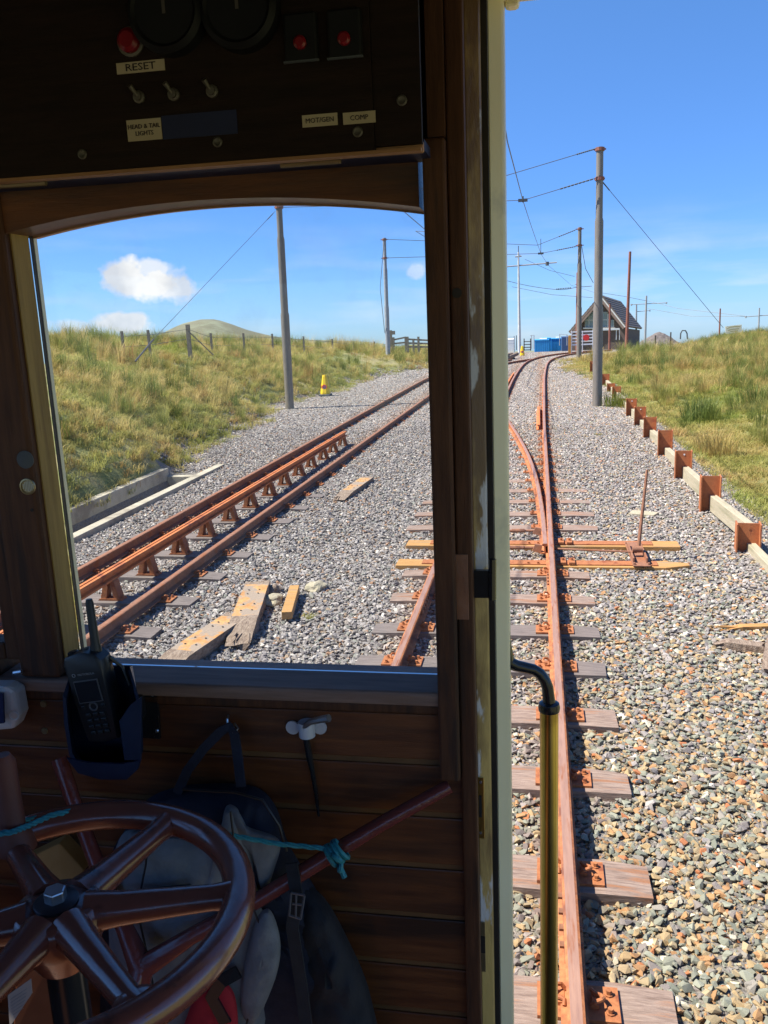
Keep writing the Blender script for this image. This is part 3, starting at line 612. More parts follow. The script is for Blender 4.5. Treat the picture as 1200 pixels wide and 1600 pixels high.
rail([Vector((.02, y, .004)) for y in (18.9, 19.2, 20, 21, 22, 22.6)], 'check_rail', [m_fell, m_fell], tr)
rail([p+Vector((-.12, 0, .002)) for p in railpath(OWN, -HALF, 24, 36)], 'check_rail', [m_rust, m_fell], tr)
ysl = [-.2, .55, 1.3, 2.03, 2.82, 3.61, 4.45, 5.23, 6.02, 6.76, 7.57, 8.34]
rr = random.Random(5)
for i, y in enumerate(ysl):
    sleeper(tr, -.43+rr.uniform(-.01, .01), y, rr.uniform(-.012, .012), kind=1 if y in (6.02, 6.76) else 0, seed=i, w=.125 if y < 8 else .11)
y = 10.25
i = 20
while y < 62:
    x = smoothpath(OWN, y, y, 1)[0][0]; q = smoothpath(OWN, y+.5, y+.5, 1)[0][0]-x
    lng = y < 24
    sleeper(tr, x, y, -math.atan2(q, .5) if y > 30 else rr.uniform(-.008, .008), L0=-1.15 if lng else -.92, L1=1.13 if y < 12.5 else (.92 if y < 18 else .85), seed=i, clips=y < 24, plates=y < 40, w=.12, kind=0)
    if 10 < y < 22:
        cx = smoothpath(CUR, y, y, 1)[0][0]
        p = bpy.data.objects.new('base_plate', plate_me); COL.objects.link(p); p.parent = tr; p.location = (cx, y, -.130); p.scale = (.9, .9, 1)
    i += 1; y += .74 if y < 12.6 else .72
# point timbers with steel tie plates
for y, L1_, zt in ((8.72, 1.49, .0), (9.46, 1.50, .02)):
    b = MB()
    if y < 9: b.prism([(-1.47, y-.12, -.135), (1.25, y-.12, -.135), (1.49, y-.03, -.135), (1.49, y+.05, -.135), (1.25, y+.12, -.135), (-1.47, y+.12, -.135)], (0, 0, -.14))
    else: b.box((-1.47, y-.12, -.27), (1.50, y+.12, -.12))
    t = b.build('point_timber', m_timber, tr, bevel=.006)
    zt0 = -.135 if y < 9 else -.12
    MB().box((-1.2, y-.075, zt0), (1.18 if y < 9 else 1.22, y+.075, zt0+.012)).build('tie_plate', m_rustbright, t, bevel=.002)
    b = MB()
    for x in (.25, .34): b.box((x-.03, y-.09, zt0+.012), (x+.03, y+.09, zt0+.035)); b.cyl((x, y, zt0+.03), (0, 0, 1), .014, .03, 6)
    for x in (-.98, -.1, .0): b.cyl((x, y-.05, zt0), (0, 0, 1), .013, .03, 6)
    b.build('rail_brace', m_rustbright, t)
for y in (9.09, 9.83):       # stretcher rods with their brackets
    b = MB(); b.tube([(-1.05, y, -.07), (.02, y, -.07)], .014, 8); b.tube([(-.30, y, -.07), (-.15, y, -.07)], .024, 8)
    b.prism([(-.06, y-.06, -.09), (.03, y-.07, -.115), (.045, y-.06, -.03), (-.03, y-.05, -.02)], (0, .035, 0)); b.build('stretcher_rod', m_rustdark, tr)
def fishplate(track, x, y, mt):
    b = MB()
    for s_ in (-1, 1):
        b.box((x+s_*.012-.006, y-.22, -.095), (x+s_*.012+.014*s_+.002, y+.22, -.036)) if s_ > 0 else b.box((x-.028, y-.22, -.095), (x-.008, y+.22, -.036))
        for q in (-.15, -.05, .05, .15): b.cyl((x+s_*.026, y+q, -.065), (s_, 0, 0), .014, .02, 6)
    b.build('fishplate', mt, track)
fishplate(tr, .1284, 3.2, m_rustdark); fishplate(tr, -1.0016, 7.2, m_rustdark); fishplate(tr, .13, 7.95, m_rustdark)
# hand lever frame
lv = thing('point_lever', (1.0, 8.9, -.12), 'rusty hand lever standing up from a steel frame on the two orange timbers', 'points lever')
b = MB(); b.box((.93, 8.56, -.118), (1.10, 9.48, -.106))
for x in (.945, 1.075): b.box((x-.008, 8.66, -.106), (x+.008, 9.30, -.055))
for x, y in ((.945, 8.6), (1.085, 8.6), (.945, 9.4), (1.085, 9.4)): b.cyl((x, y, -.106), (0, 0, 1), .014, .02, 6)
b.build('frame', m_rustdark, lv, bevel=.002)
b = MB(); b.tube([(1.012, 8.90, -.06), (1.025, 8.94, .05), (1.10, 9.06, .77)], .014, 8, rs=[.024, .019, .013]); b.cyl((.955, 8.9, -.03), (1, 0, 0), .035, .10, 12); b.build('lever', m_rustdark, lv, smooth=True)
b = MB(); b.tube([(1.0, 8.9, -.06), (.4, 8.98, -.06), (.15, 9.09, -.08)], .011, 8); b.build('pull_rod', m_rustdark, lv)
# neighbouring track with centre rail
tl = thing('railway_track', (0, 0, 0), 'rusty track on the left with a bright orange raised centre rail along its near part', 'railway track')
for s in (-1, 1): rail(railpath(LEFTT, s*HALF, 1, 50), 'rail', [m_rustdark, m_rustdark], tl)
FELL = [(-.045, .004), (-.041, .010), (-.012, .010), (-.010, .002), (.010, .002), (.012, .010), (.041, .010), (.045, .004), (.045, -.020), (.010, -.028), (.010, -.062), (.045, -.072), (.045, -.092), (-.045, -.092), (-.045, -.072), (-.010, -.062), (-.010, -.028), (-.045, -.020)]
fp = [at(122, 920, z=.115), at(300, 822, z=.115), at(455, 720, z=.115), at(532, 677, z=.115)]
def cx_left(y): return lerp(LEFTT, y)
rail([Vector((cx_left(y)+.09, y, .148)) for y in [2+.5*k for k in range(31)]+[17.25]], 'centre_rail', [m_fell, m_fell], tl, prof=FELL)
b = MB(); b.box((-.013, -.06, -.0), (.013, .06, .012))
def chair_mb():
    b = MB(); b.prism([(-.125, -.055, 0), (.125, -.055, 0), (.105, -.055, .018), (-.105, -.055, .018)], (0, .11, 0))
    for s in (-1, 1):
        b.prism([(s*.095, -.05, .018), (s*.040, -.05, .018), (s*.004, -.05, .188), (s*.055, -.05, .188)], (0, .10, 0))
        b.cyl((s*.108, 0, .018), (0, 0, 1), .012, .02, 6)
    return b
ch = chair_mb().build('rail_chair', m_rustbright); chair_me = ch.data; bpy.data.objects.remove(ch)
y = 4.12; i = 0
while y < 46:
    x = smoothpath(LEFTT, y, y, 1)[0][0]
    s = sleeper(tl, x+rr.uniform(-.01, .01), y, rr.uniform(-.01, .01)-.013, kind=1 if y < 18 else 0, seed=i, clips=y < 22, plates=y < 34)
    if y < 17.2:
        c = bpy.data.objects.new('rail_chair', chair_me); COL.objects.link(c); c.parent = s; c.location = (.09, 0, .002)
    y += .81; i += 1

# ------------------------------------------------------------------ drainage channel and kerb
kb = thing('channel_kerb', (-5.72, 10, -.5), 'pale concrete kerb wall along the left edge of the ballast', 'kerb')
for k, (a, c) in enumerate(((2.0, 5.2), (5.215, 8.4), (8.415, 11.6), (11.615, 14.93))):
    MB().box((-5.79, a, -.62), (-5.64, c, -.10)).build('kerb_block', m_concrete, kb, bevel=.008)
cw = thing('channel_wall', (-6.4, 10, -.6), 'beige concrete wall of the drain channel under the grass bank', 'wall')
for a, c in ((3, 6.7), (6.71, 10.4), (10.41, 14.0)): MB().box((-6.48, a, -.66), (-6.33, c, .0+.01*math.sin(a))).build('wall_section', m_concrete, cw, bevel=.01)
MB().box((-6.33, 13.9, -.66), (-5.792, 14.05, -.14)).build('end_wall', m_concrete, cw, bevel=.01)

# ------------------------------------------------------------------ H posts and timbers at the right edge
posts = [(2.18, 9.37), (2.14, 11.25), (2.15, 13.42), (2.17, 15.5), (2.17, 17.6), (2.19, 19.5), (2.20, 21.4), (2.22, 23.6), (2.22, 25.7), (2.24, 27.9), (2.25, 30.2), (2.22, 33.5), (2.2, 36.3)]
tops = [.135, .29, .27, .30, .28, .28, .27, .06, .20, .11, .24, .30, .33]
desc = ['nearest', 'second', 'third', 'fourth', 'fifth', 'sixth', 'seventh', 'eighth', 'ninth', 'tenth', 'eleventh', 'twelfth', 'thirteenth']
for k, ((x, y), h) in enumerate(zip(posts, tops)):
    t = thing('steel_post', (x, y, -.2), 'rusty steel H post, %s one counting from the tramcar along the ballast edge' % desc[k], 'post', 'rusty steel posts along the ballast edge')
    b = MB(); z0, z1 = -.9, h
    b.box((x-.122, y-.10, z0), (x-.108, y+.10, z1)); b.box((x+.108, y-.10, z0), (x+.122, y+.10, z1)); b.box((x-.108, y-.006, z0), (x+.108, y+.006, z1-.002))
    b.build('post_section', m_hpost, t)
    if k in (2, 5, 6, 0): MB().cyl((x+.01, y-.008, z1-.06), (0, -1, 0), .013, .002, 12).build('bolt_hole', m_white if k else m_rust, t)
    t['_o'] = list(t.location); t.rotation_euler = (0, 0, -.11+rr.uniform(-.03, .03))
for k in range(-1, len(posts)-1):
    x0, y0 = posts[k] if k >= 0 else (2.2, 7.2); x1, y1 = posts[k+1]
    b = MB(); zt = -.08 if k < 0 else (.045 if k == 0 else .0)+.03*(k % 2)
    p0 = Vector((x0+.055, y0-.02 if k >= 0 else y0, zt)); p1 = Vector((x1+.035, y1-.012, zt+.05))
    p0.z, p1.z = (zt+.055, zt) if 0 <= k < 6 else (p0.z, p0.z)
    p0.y += .035 if k >= 0 else 0
    d = (p1-p0); sd = Vector((d.y, -d.x, 0)).normalized()*.045
    b.obox((p0+p1)/2-Vector((0, 0, .10)), d/2, sd, (0, 0, .10))
    o = b.build('retaining_timber', m_rail_timber, bevel=.006, origin=(p0+p1)/2)
    tag(o, 'pale squared timber lying %s' % ('in front of the nearest rusty post' if k < 0 else 'between the %s and %s rusty posts of the row' % (desc[k], desc[k+1])), 'timber', 'pale timbers between the rusty posts')

# ------------------------------------------------------------------ loose timbers and debris
def lump(name, label, p0, p1, w, h, z, top=True, seed=1, splinter=.10, mt=None):
    """a rotten length of sleeper from p0 (near end) to p1 (far end)"""
    rr = random.Random(seed); p0, p1 = Vector((*p0, z)), Vector((*p1, z)); d = (p1-p0); L_ = d.length; d.normalize(); sd = Vector((d.y, -d.x, 0))
    t = thing(name, (p0+p1)/2, label, 'timber'); b = MB(); n = 14; vs = []; prof = 8
    for i in range(n+1):
        u = i/n; tp = 1-(.55*max(0, (.22-u)/.22)**1.3)
        for k, (a, c) in enumerate([(-1, -1), (-1, 0), (-1, 1), (-.3, 1), (.4, 1), (1, 1), (1, 0), (1, -1)]):
            j = .10*rr.uniform(-1, 1)*(1.0 if c < 1 else .25)
            vs.append(p0+d*(u*L_+(rr.uniform(-splinter, .02) if i == 0 else (rr.uniform(-.02, .03) if i == n else 0)))+sd*(a*w*(tp if c < 1 else (.75+.25*tp))+j*w)+Vector((0, 0, h*(c+1)/2*(tp if c == 1 else 1)+j*h*.6)))
    fs = [(i*8+k, i*8+(k+1) % 8, (i+1)*8+(k+1) % 8, (i+1)*8+k) for i in range(n) for k in range(8)]+[tuple(range(8))[::-1], tuple(range(n*8, n*8+8))]
    b._add(vs, fs)
    for i in range(n):
        if top and .30 < (i+.5)/n < .93:
            for k in (2, 3, 4): b.m[i*8+k] = 1
    b.build('rotten_block', [mt or m_debris, m_debristop], t)
    if top:
        hh = h*1.0
        b = MB()
        for u in (.38, .5, .72, .8):
            for q in (-.45, .4): b.cyl(p0+d*L_*u+sd*w*q+Vector((0, 0, hh+.0045)), (0, 0, 1), .009, .002, 8)
        b.build('spike_hole', m_dark, t)
    if splinter > .05:
        b = MB()
        for k in range(9):
            s0 = p0+sd*rr.uniform(-w, w)*.7+Vector((0, 0, rr.uniform(.02, h*.8))); b.tube([s0+d*.08, s0-d*rr.uniform(.02, .12)+Vector((rr.uniform(-.03, .03), 0, rr.uniform(-.04, .02)))], .01, 4, rs=[.014, .002])
        b.build('splinters', mt or m_debris, t)
    return t
lump('timber_offcut', 'rotten sleeper end with an orange rust stained top, nearest below the window', (-2.78, 5.62), (-2.57, 6.82), .115, .12, -.18, seed=3)
lump('timber_offcut', 'splintered sleeper piece with orange stained top lying behind the nearest offcut', (-2.40, 6.35), (-2.68, 7.72), .115, .13, -.18, seed=8, splinter=.16)
lump('timber_offcut', 'small decayed sleeper piece lying alone further up beside the left track', (-2.80, 11.9), (-2.68, 13.4), .10, .08, -.16, seed=13)
t = thing('wooden_batten', (-2.22, 7.3, -.13), 'short clean orange brown batten beside the splintered sleeper piece', 'timber')
MB().obox((-2.225, 7.28, -.10), (.045, .009, 0), (-.07, .38, 0), (0, 0, .035)).build('batten', m_timber, t, bevel=.004)
for k, (x, y, s, lb) in enumerate(((-2.44, 7.42, .09, 'pale crumbling lump of rotten wood beside the batten'), (-2.55, 7.72, .08, 'brown lump of rotten wood behind the splintered sleeper piece'), (-2.13, 7.85, .09, 'whitish crumbled wood chunk at the far end of the batten'))):
    bm = bmesh.new(); bmesh.ops.create_icosphere(bm, subdivisions=3, radius=s)
    for v in bm.verts: v.co *= 1+.45*noise.noise(v.co*14+Vector((k*5, 0, 0))); v.co.z *= .6; v.co.y *= 1.3
    me = bpy.data.meshes.new('wood_lump'); bm.to_mesh(me); bm.free(); me.materials.append([m_rail_timber, m_debris, m_rail_timber][k]); o = bpy.data.objects.new('wood_lump', me); COL.objects.link(o); o.location = (x, y, -.14); tag(o, lb, 'wood')
lump('split_wood', 'dark brown split timber lying at the right edge of the picture', (1.36, 6.60), (1.66, 6.50), .05, .06, -.17, top=False, seed=21, splinter=.04)
lump('split_wood', 'long pale orange split timber running out of the picture on the right', (1.60, 6.12), (1.76, 6.62), .04, .07, -.17, top=False, seed=22, splinter=.04, mt=m_debris)
lump('split_wood', 'thin splintered plank on the ballast above the dark split timber', (1.50, 6.95), (2.0, 7.02), .035, .04, -.17, top=False, seed=24, splinter=.06, mt=m_timber)
b = MB(); b.prism([(1.12, 11.0, -.17), (1.42, 10.9, -.17), (1.5, 11.06, -.17), (1.2, 11.2, -.17)], (0, 0, .035)); tag(b.build('flat_stone', m_rail_timber, bevel=.004), 'single flat white stone on the ballast left of the rusty posts', 'stone')

# ------------------------------------------------------------------ poles, wires
def pole(x, y, zg, top, label, arms=(), mts=(m_pole, m_pole), r=.125, group='overhead line poles', name='line_pole'):
    base = Vector((x, y, zg)); t = thing(name, base, label, 'pole', group); up = UPV; H = (top-zg)/up.z
    b = MB(); secs = [(0, .42, r*1.0), (.42, .74, r*.86), (.74, 1.0, r*.70)]
    for a, c, q in secs:
        b.tube([base+up*H*a-(up*.3 if a == 0 else up*0), base+up*H*c], q, 16)
        if a > 0: b.tube([base+up*(H*a-.05), base+up*(H*a+.05)], q*1.12, 16)
    b.build('pole_shaft', mts[0], t, smooth=True)
    for (za, lng, side) in arms:
        p = base+up*((za-zg)/up.z); b = MB(); b.tube([p-up*.04, p+up*.04], r*.95, 12); b.obox(p+Vector((side*.02, 0, 0)), (lng, 0, 0), (0, .02, 0), (0, 0, .018)); b.build('pole_bracket', m_rustpole, t)
    return t
def wire(pts, label, r=.009, ins=(), sag=0, group=None, name='overhead_wire'):
    pts = [Vector(p) for p in pts]; b = MB(); q = []
    for a, c in zip(pts, pts[1:]):
        for k in range(8):
            u = k/8; p = a.lerp(c, u); p.z -= sag*4*u*(1-u); q.append(p)
    q.append(pts[-1]); b.tube(q, r, 5)
    o = b.build(name, m_wire, origin=pts[0], smooth=True); tag(o, label, 'wire', group)
    for (u0, u1) in ins:
        b = MB(); 
        for k in range(int(9)):
            u = u0+(u1-u0)*k/9; p = pts[0].lerp(pts[1], u); d = (pts[1]-pts[0]).normalized(); w = (u1-u0)*(pts[1]-pts[0]).length/9
            b.tube([p, p+d*w*.7], r*2.1, 6)
        i_ = b.build('insulator', m_dkgrey, o)
    return o
TW = 5.15     # trolley wire height above the rails
R1 = pole(1.545, 23.57, -.45, 6.33, 'tall brown stepped line pole standing on the ballast right of the track', [(6.28, .15, 0), (5.58, .13, 0)])
L1 = pole(-7.2, 24.74, -.2, 6.4, 'tall grey brown stepped line pole nearest on the left, seen through the window', [(5.55, .13, 0), (6.3, .13, 0)])
R2 = pole(2.06, 45.67, zp(45)-.3, 6.33, 'second stepped line pole right of the track, before the curve', [(6.25, .2, 0), (5.47, .2, 0)])
L2 = pole(-7.80, 45.94, gz(-7.8, 45.9), 6.38, 'thin grey line pole behind the yellow no waiting cone', [(6.3, .2, 0), (5.38, .2, 0)], mts=(m_poleblue, m_poleblue))
R3 = pole(3.42, 80, zp(80)-.3, 5.5, 'thin brown line pole half hidden behind the second right hand pole', [(4.5, .2, 0)], mts=(m_rustpole, m_rustpole), r=.11)
# centre pole with cross arm
C = thing('line_pole', at(812, 566, Y=66), 'slim whitish line pole with a horizontal cross arm, left of the blue containers', 'pole', 'overhead line poles')
pb, pt = at(812, 566, Y=66), at(810, 394, Y=66)
MB().tube([pb-Vector((0, 0, .3)), pb.lerp(pt, .3), pt], .1, 12, rs=[.13, .11, .06]).build('pole_shaft', m_polepale, C, smooth=True)
b = MB(); b.tube([at(786, 417, Y=66), at(870, 410, Y=66)], .05, 8); b.tube([at(805, 401, Y=66), at(815, 400, Y=66)], .06, 8); b.build('cross_arm', m_poleblue, C)
b = MB(); b.tube([at(855, 409, Y=66), at(855, 415, Y=66)], .12, 8); b.tube([at(810, 394, Y=66), at(810, 384, Y=66)], .03, 6); b.build('insulator', m_dkgrey, C)
wg = 'overhead wires'
wire([at(932, 232, Y=23.6), at(792, 274, Y=23.9), (-7.2, 24.7, 6.3)], 'upper span wire from the top of the nearest right pole across the tracks', .009, [(.02, .22)], 0, wg)
wire([at(932, 278, Y=23.6), at(817, 313, Y=23.9), at(440, 324, Y=24.74), (-7.2, 24.74, 5.55)], 'lower span wire holding the trolley wire at the nearest pair of poles', .009, [(.05, .5)], .0, wg)
wire([at(905, 357, Y=45.7), at(840, 383, Y=45.8), (-7.8, 45.9, 6.3)], 'upper span wire at the second pair of poles', .013, [(.1, .5)], 0, wg)
wire([at(905, 384, Y=45.7), at(845, 396, Y=45.8), at(604, 403, Y=45.9)], 'lower span wire at the second pair of poles', .013, [(.1, .6)], 0, wg)
wire([at(899, 449, Y=80), at(865, 452, Y=80), at(790, 438, Y=80)], 'span wire at the far pole before the gable roofed building', .022, [(.2, .9)], .1, wg)
wire([at(925, 447, Y=80), at(899, 449, Y=80)], 'short stay wire right of the far thin brown pole', .025, [], 0, wg)
J1 = at(817, 313, Y=23.9); J2 = at(845, 396, Y=45.8)
wire([Vector((-.44, 0, TW)), at(793, 222, Y=15), J1, at(829, 350, Y=33), J2, at(856, 414, Y=58), at(893, 446, Y=80), at(945, 462, Y=100)], 'trolley wire running above the track ahead', .010, [], 0, wg, 'trolley_wire')
b = MB(); b.obox(J1, (.12, 0, 0), (0, .05, 0), (0, 0, .035)); b.tube([J1-Vector((0, 0, .05)), J1+Vector((0, 0, .10))], .02, 8); tag(b.build('wire_hanger', m_dkgrey, origin=J1), 'dark hanger where trolley wire meets the nearest span wire', 'hanger')
b = MB(); b.obox(J2, (.14, 0, 0), (0, .05, 0), (0, 0, .045)); b.tube([J2-Vector((0, 0, .05)), J2+Vector((0, 0, .7))], .015, 6); tag(b.build('wire_hanger', m_dkgrey, origin=J2), 'dark hanger where trolley wire meets the second span wire', 'hanger')
wire([(-4.2, 0, TW), at(628, 328, Y=20), at(668, 362, Y=24.5), (-4.0, 30, TW), (-3.6, 46, TW-.2)], 'trolley wire above the left track', .010, [], 0, wg, 'trolley_wire')
wire([at(938, 280, Y=23.7), at(1130, 512, Y=30)], 'thin stay wire slanting from the nearest right pole down to the grass', .0075, [(.01, .06)], 0, wg, 'stay_wire')
sg = at(210, 552, Y=20.5)
wire([at(430, 330, Y=24.74), at(235, 535, Y=21.3)], 'thin stay wire slanting from the left pole down to the bank', .006, [(.02, .07)], 0, wg, 'stay_wire')
wire([at(240, 530, Y=21.4), sg-Vector((0, 0, .2))], 'thicker grey stay rod where the left stay enters the grass', .022, [], 0, wg, 'stay_rod')
wire([at(600, 375, Y=45.8), at(594, 450, Y=45.6), at(601, 520, Y=45.9)], 'loose cable hanging beside the second left pole', .015, [], 0, wg, 'cable')
wire([at(909, 385, Y=45.8), at(915, 420, Y=46.2), at(927, 442, Y=47)], 'loose cable drooping right of the second right pole', .015, [], 0, wg, 'cable')
for a, c, lb in (((820, 405), (898, 432), 'first'), ((800, 448), (926, 465), 'second')):
    wire([at(*a, Y=75), at((a[0]+c[0])/2, (a[1]+c[1])/2+4, Y=75), at(*c, Y=75)], 'faint far overhead wire, %s below the cross arm of the whitish pole' % lb, .016, [], 0, wg)
wire([at(930, 456, Y=90), at(975, 463, Y=90), at(1010, 470, Y=90)], 'faint wire above the roof of the gabled building', .018, [], 0, wg)
wire([at(1012, 470, Y=118), at(1060, 482, Y=115), at(1165, 494, Y=110)], 'faint upper wire between the far cross arm poles', .02, [], 0, wg)
wire([at(1012, 482, Y=118), at(1080, 494, Y=115), at(1165, 494.5, Y=110)], 'faint lower wire between the far cross arm poles', .02, [], 0, wg)
# far masts
def mast(p, q, Y, r, mt, label, arm=None, name='line_pole'):
    a, c = at(*p, Y=Y), at(*q, Y=Y); a.z -= .8; t = thing(name, a, label, 'pole', 'overhead line poles'); MB().tube([a, c], r, 10, rs=[r, r*.75]).build('pole_shaft', mt, t, smooth=True)
    if arm:
        b = MB(); b.tube([at(arm[0], arm[1], Y=Y), at(arm[2], arm[3], Y=Y)], .05, 6)
        for u in (0.03, .97): pp = at(arm[0], arm[1], Y=Y).lerp(at(arm[2], arm[3], Y=Y), u); b.tube([pp-Vector((0, 0, .16)), pp+Vector((0, 0, .08))], .09, 6)
        b.build('cross_arm', m_poleblue, t)
    return t
mast((979, 530), (984.5, 393), 70, .13, m_rustpole, 'leaning dark red rusty pole in front of the gabled building')
mast((952.5, 532), (953, 475), 75, .10, m_rustpole, 'thin brown post before the gable windows')
mast((1008, 527), (1010, 462), 120, .16, m_poleblue, 'grey pole with a cross arm behind the gabled building', (985, 476, 1043, 473))
mast((994, 527), (994.5, 475), 135, .15, m_poleblue, 'shorter grey pole just left of the pole behind the building', (994, 487, 1016, 485))
mast((1124, 524), (1125.5, 482), 90, .09, m_rustpole, 'plain dark pole left of the cream signboard')
mast((1185, 522), (1186.5, 481), 110, .11, m_poleblue, 'small cross arm pole at the right edge of the skyline', (1164, 495, 1206, 492))

# ------------------------------------------------------------------ fence on the left skyline
fn = thing('wire_fence', at(300, 525, Y=26), 'weathered post and wire fence along the top of the left bank', 'fence')
fpp = []
for (x, yt, Yd) in ((190, 514, 24), (231, 512, 25), (293, 507, 27), (329, 517, 30), (380, 517, 33), (425, 518, 36), (474, 522, 39), (519, 526, 43), (552, 531, 46), (585, 530, 50)):
    big = x == 293; tp = at(x, yt+(0 if big else 3.5), Y=Yd); gb = gz(tp.x, tp.y)
    MB().box((tp.x-(.06 if big else .03), tp.y-.04, gb-.3), (tp.x+(.06 if big else .03), tp.y+.04, tp.z), 0).build('fence_post', m_greywood, fn); fpp.append((tp, gb))
tp = fpp[2][0]; MB().tube([tp-Vector((0, 0, .2)), tp+Vector((.75, .1, -1.0))], .018, 6).build('brace', m_greywood, fn)
for k in (.15, .45):
    b = MB(); b.tube([p-Vector((0, 0, k)) for p, _ in fpp], .008, 4); b.build('fence_wire', m_wire, fn)
# wooden rail fence and stile by the far left
rf = thing('rail_fence', at(640, 545, Y=52), 'grey timber rail fence with stile beyond the second left pole', 'fence')
for x, yt, yb in ((611, 516, 546), (615, 527, 545), (634, 526, 546), (637, 526, 546), (646, 529, 546), (654, 526, 548), (672, 528, 548), (700, 528, 548), (725, 528, 548)):
    MB().box(at(x, yb, Y=52)-Vector((.05, .05, 1)), at(x, yt, Y=52)+Vector((.05, .05, 0))).build('post', m_greywood, rf)
for (x0, y0, x1, y1) in ((615, 531, 634, 527), (615, 537, 634, 535), (637, 530, 672, 532), (637, 536, 672, 537), (637, 542, 672, 542), (672, 532, 790, 534), (672, 537, 790, 539), (672, 542, 790, 544)):
    a, c = at(x0, y0, Y=52), at(x1, y1, Y=52); MB().obox((a+c)/2, (c-a)/2, (0, .03, 0), (0, 0, .05)).build('rail', m_greywood, rf)
sgn = at(613, 520, Y=48); b = MB(); b.box(sgn+Vector((-.14, -.03, -.1)), sgn+Vector((.16, 0, .1))); tag(b.build('small_sign', m_greywood, origin=sgn), 'small grey sign plate beside the second left pole', 'sign')

# ------------------------------------------------------------------ cones
def nowait_cone(base, label, s=1.0):
    t = thing('no_waiting_cone', base, label, 'traffic cone', 'yellow cones beside the line'); b = MB()
    w0, w1, h = .135*s, .065*s, .56*s; prof = []
    b2 = MB(); b2.box(base+Vector((-.17*s, -.17*s, 0)), base+Vector((.17*s, .17*s, .06*s)), .01*s); b2.build('rubber_base', m_dkgrey, t, bevel=.008)
    vs = []
    for (w, z) in ((w0, .06*s), (w0, .10*s), (w1, h), (w1*.8, h+.05*s)):
        for k in range(8):
            a = math.pi/8+k*math.pi/4; vs.append(base+Vector((w*1.12*math.cos(a), w*1.12*math.sin(a), z)))
    b._add(vs, [(i*8+k, i*8+(k+1) % 8, (i+1)*8+(k+1) % 8, (i+1)*8+k) for i in range(3) for k in range(8)]+[tuple(range(8))[::-1], tuple(range(24, 32))])
    b.build('cone_body', m_yellow, t)
    for nrm, sd in ((Vector((0, -1, .14)), Vector((1, 0, 0))), (Vector((-1, 0, .14)), Vector((0, 1, 0)))):
        nrm.normalize(); c = base+Vector((0, 0, .25*s))+nrm*.112*s
        b = MB(); b.cyl(c, nrm, .075*s, .004, 20); d = b.build('no_waiting_disc', m_red, t)
        MB().cyl(c+nrm*.0045, nrm, .052*s, .003, 20).build('blue_centre', m_bluedk, d)
        u = (sd+Vector((0, 0, -1))).normalized(); MB().obox(c+nrm*.009, u*.06*s, u.cross(nrm)*.011*s, nrm*.001).build('red_bar', m_red, d)
    return t
cb = at(509, 621, Y=28.7); nowait_cone(Vector((cb.x, cb.y, gz(cb.x, cb.y)+.02)), 'yellow no waiting cone on the ballast right of the nearest left pole', 1.15)
cb = at(816, 557, Y=60); nowait_cone(Vector((cb.x, cb.y, cb.z)), 'yellow cone at the foot of the whitish cross arm pole', 1.15)

# ------------------------------------------------------------------ far group: gate, containers, building, mound ...
gt = thing('crossing_gate', at(916, 545, Y=61), 'white barred crossing gate with a round red disc', 'gate')
gl, gr = 892, 941
for y0 in (518, 523, 528, 533, 538):
    a, c = at(gl, y0+1, Y=61), at(gr-4, y0-1, Y=61); MB().obox((a+c)/2, (c-a)/2, (0, .03, 0), (0, 0, .045)).build('gate_bar', m_white, gt)
for x in (893, 910, 926, 940): MB().box(at(x-.8, 552, Y=61)+Vector((0, -.04, 0)), at(x+.8, 517, Y=61)+Vector((0, .04, 0))).build('gate_post', m_white, gt)
MB().cyl(at(916, 527.5, Y=60.9), (0, -1, 0), .21, .03, 24).build('red_disc', m_red, gt)
op = at(890, 548, Y=61); tag(MB().box(op+Vector((-.09, -.09, -.5)), at(890, 524, Y=61)+Vector((.09, .09, 0))).build('orange_post', mat('post_orange', (.55, .25, .04), (.6, .3, .06), 5), origin=op), 'orange brown post at the left end of the white gate', 'post')
wf = thing('white_railing', at(950, 530, Y=100), 'white railing in front of the gabled building', 'railing')
for x in (934, 941, 963, 968): MB().box(at(x-.6, 531, Y=100), at(x+.6, 514, Y=100)+Vector((0, .1, 0))).build('railing_post', m_white, wf)
a, c = at(926, 515.5, Y=100), at(968, 514, Y=100); MB().obox((a+c)/2, (c-a)/2, (0, .05, 0), (0, 0, .10)).build('top_rail', m_white, wf)
# containers
for k, (x0, x1, yt, lb) in enumerate(((835, 858, 530.5, 'bright blue container at the left end of the row'), (847, 861, 528, 'blue container with white load behind the left one'), (861, 878, 528.5, 'blue container beside the white gate'))):
    Yd = 84+k*2.2; a = at(x0, 545, Y=Yd); c = at(x1, yt, Y=Yd); t = thing('blue_container', a, lb, 'container', 'blue containers at the crossing')
    MB().box((a.x, Yd, a.z-.6), (c.x, Yd+2, c.z)).build('body', m_blue, t)
    n = 8
    for j in range(n): x = a.x+(c.x-a.x)*(j+.5)/n; MB().box((x-.05, Yd-.06, a.z-.5), (x+.05, Yd, c.z-.06)).build('rib', m_blue, t)
    MB().box((a.x, Yd-.08, c.z-.08), (c.x, Yd-.001, c.z)).build('top_edge', m_blue, t)
    if k != 1: MB().box((a.x+.5, Yd+.2, c.z), (c.x-.2, Yd+1.6, c.z+.10)).build('white_lid', m_white, t)
a = at(878, 545, Y=84); c = at(889, 526.5, Y=84); tag(MB().box((a.x, 84, a.z-.6), (c.x, 87, c.z)).build('storage_box', m_bluedk, origin=a), 'dark blue grey storage unit at the right end of the blue containers', 'container')
a = at(780, 540, Y=95); c = at(803, 530, Y=95); tag(MB().box((a.x-3, 95, a.z-1), (c.x, 98, c.z)).build('white_shed', m_white, origin=a), 'low white roofed shed at the far left of the crossing', 'shed')
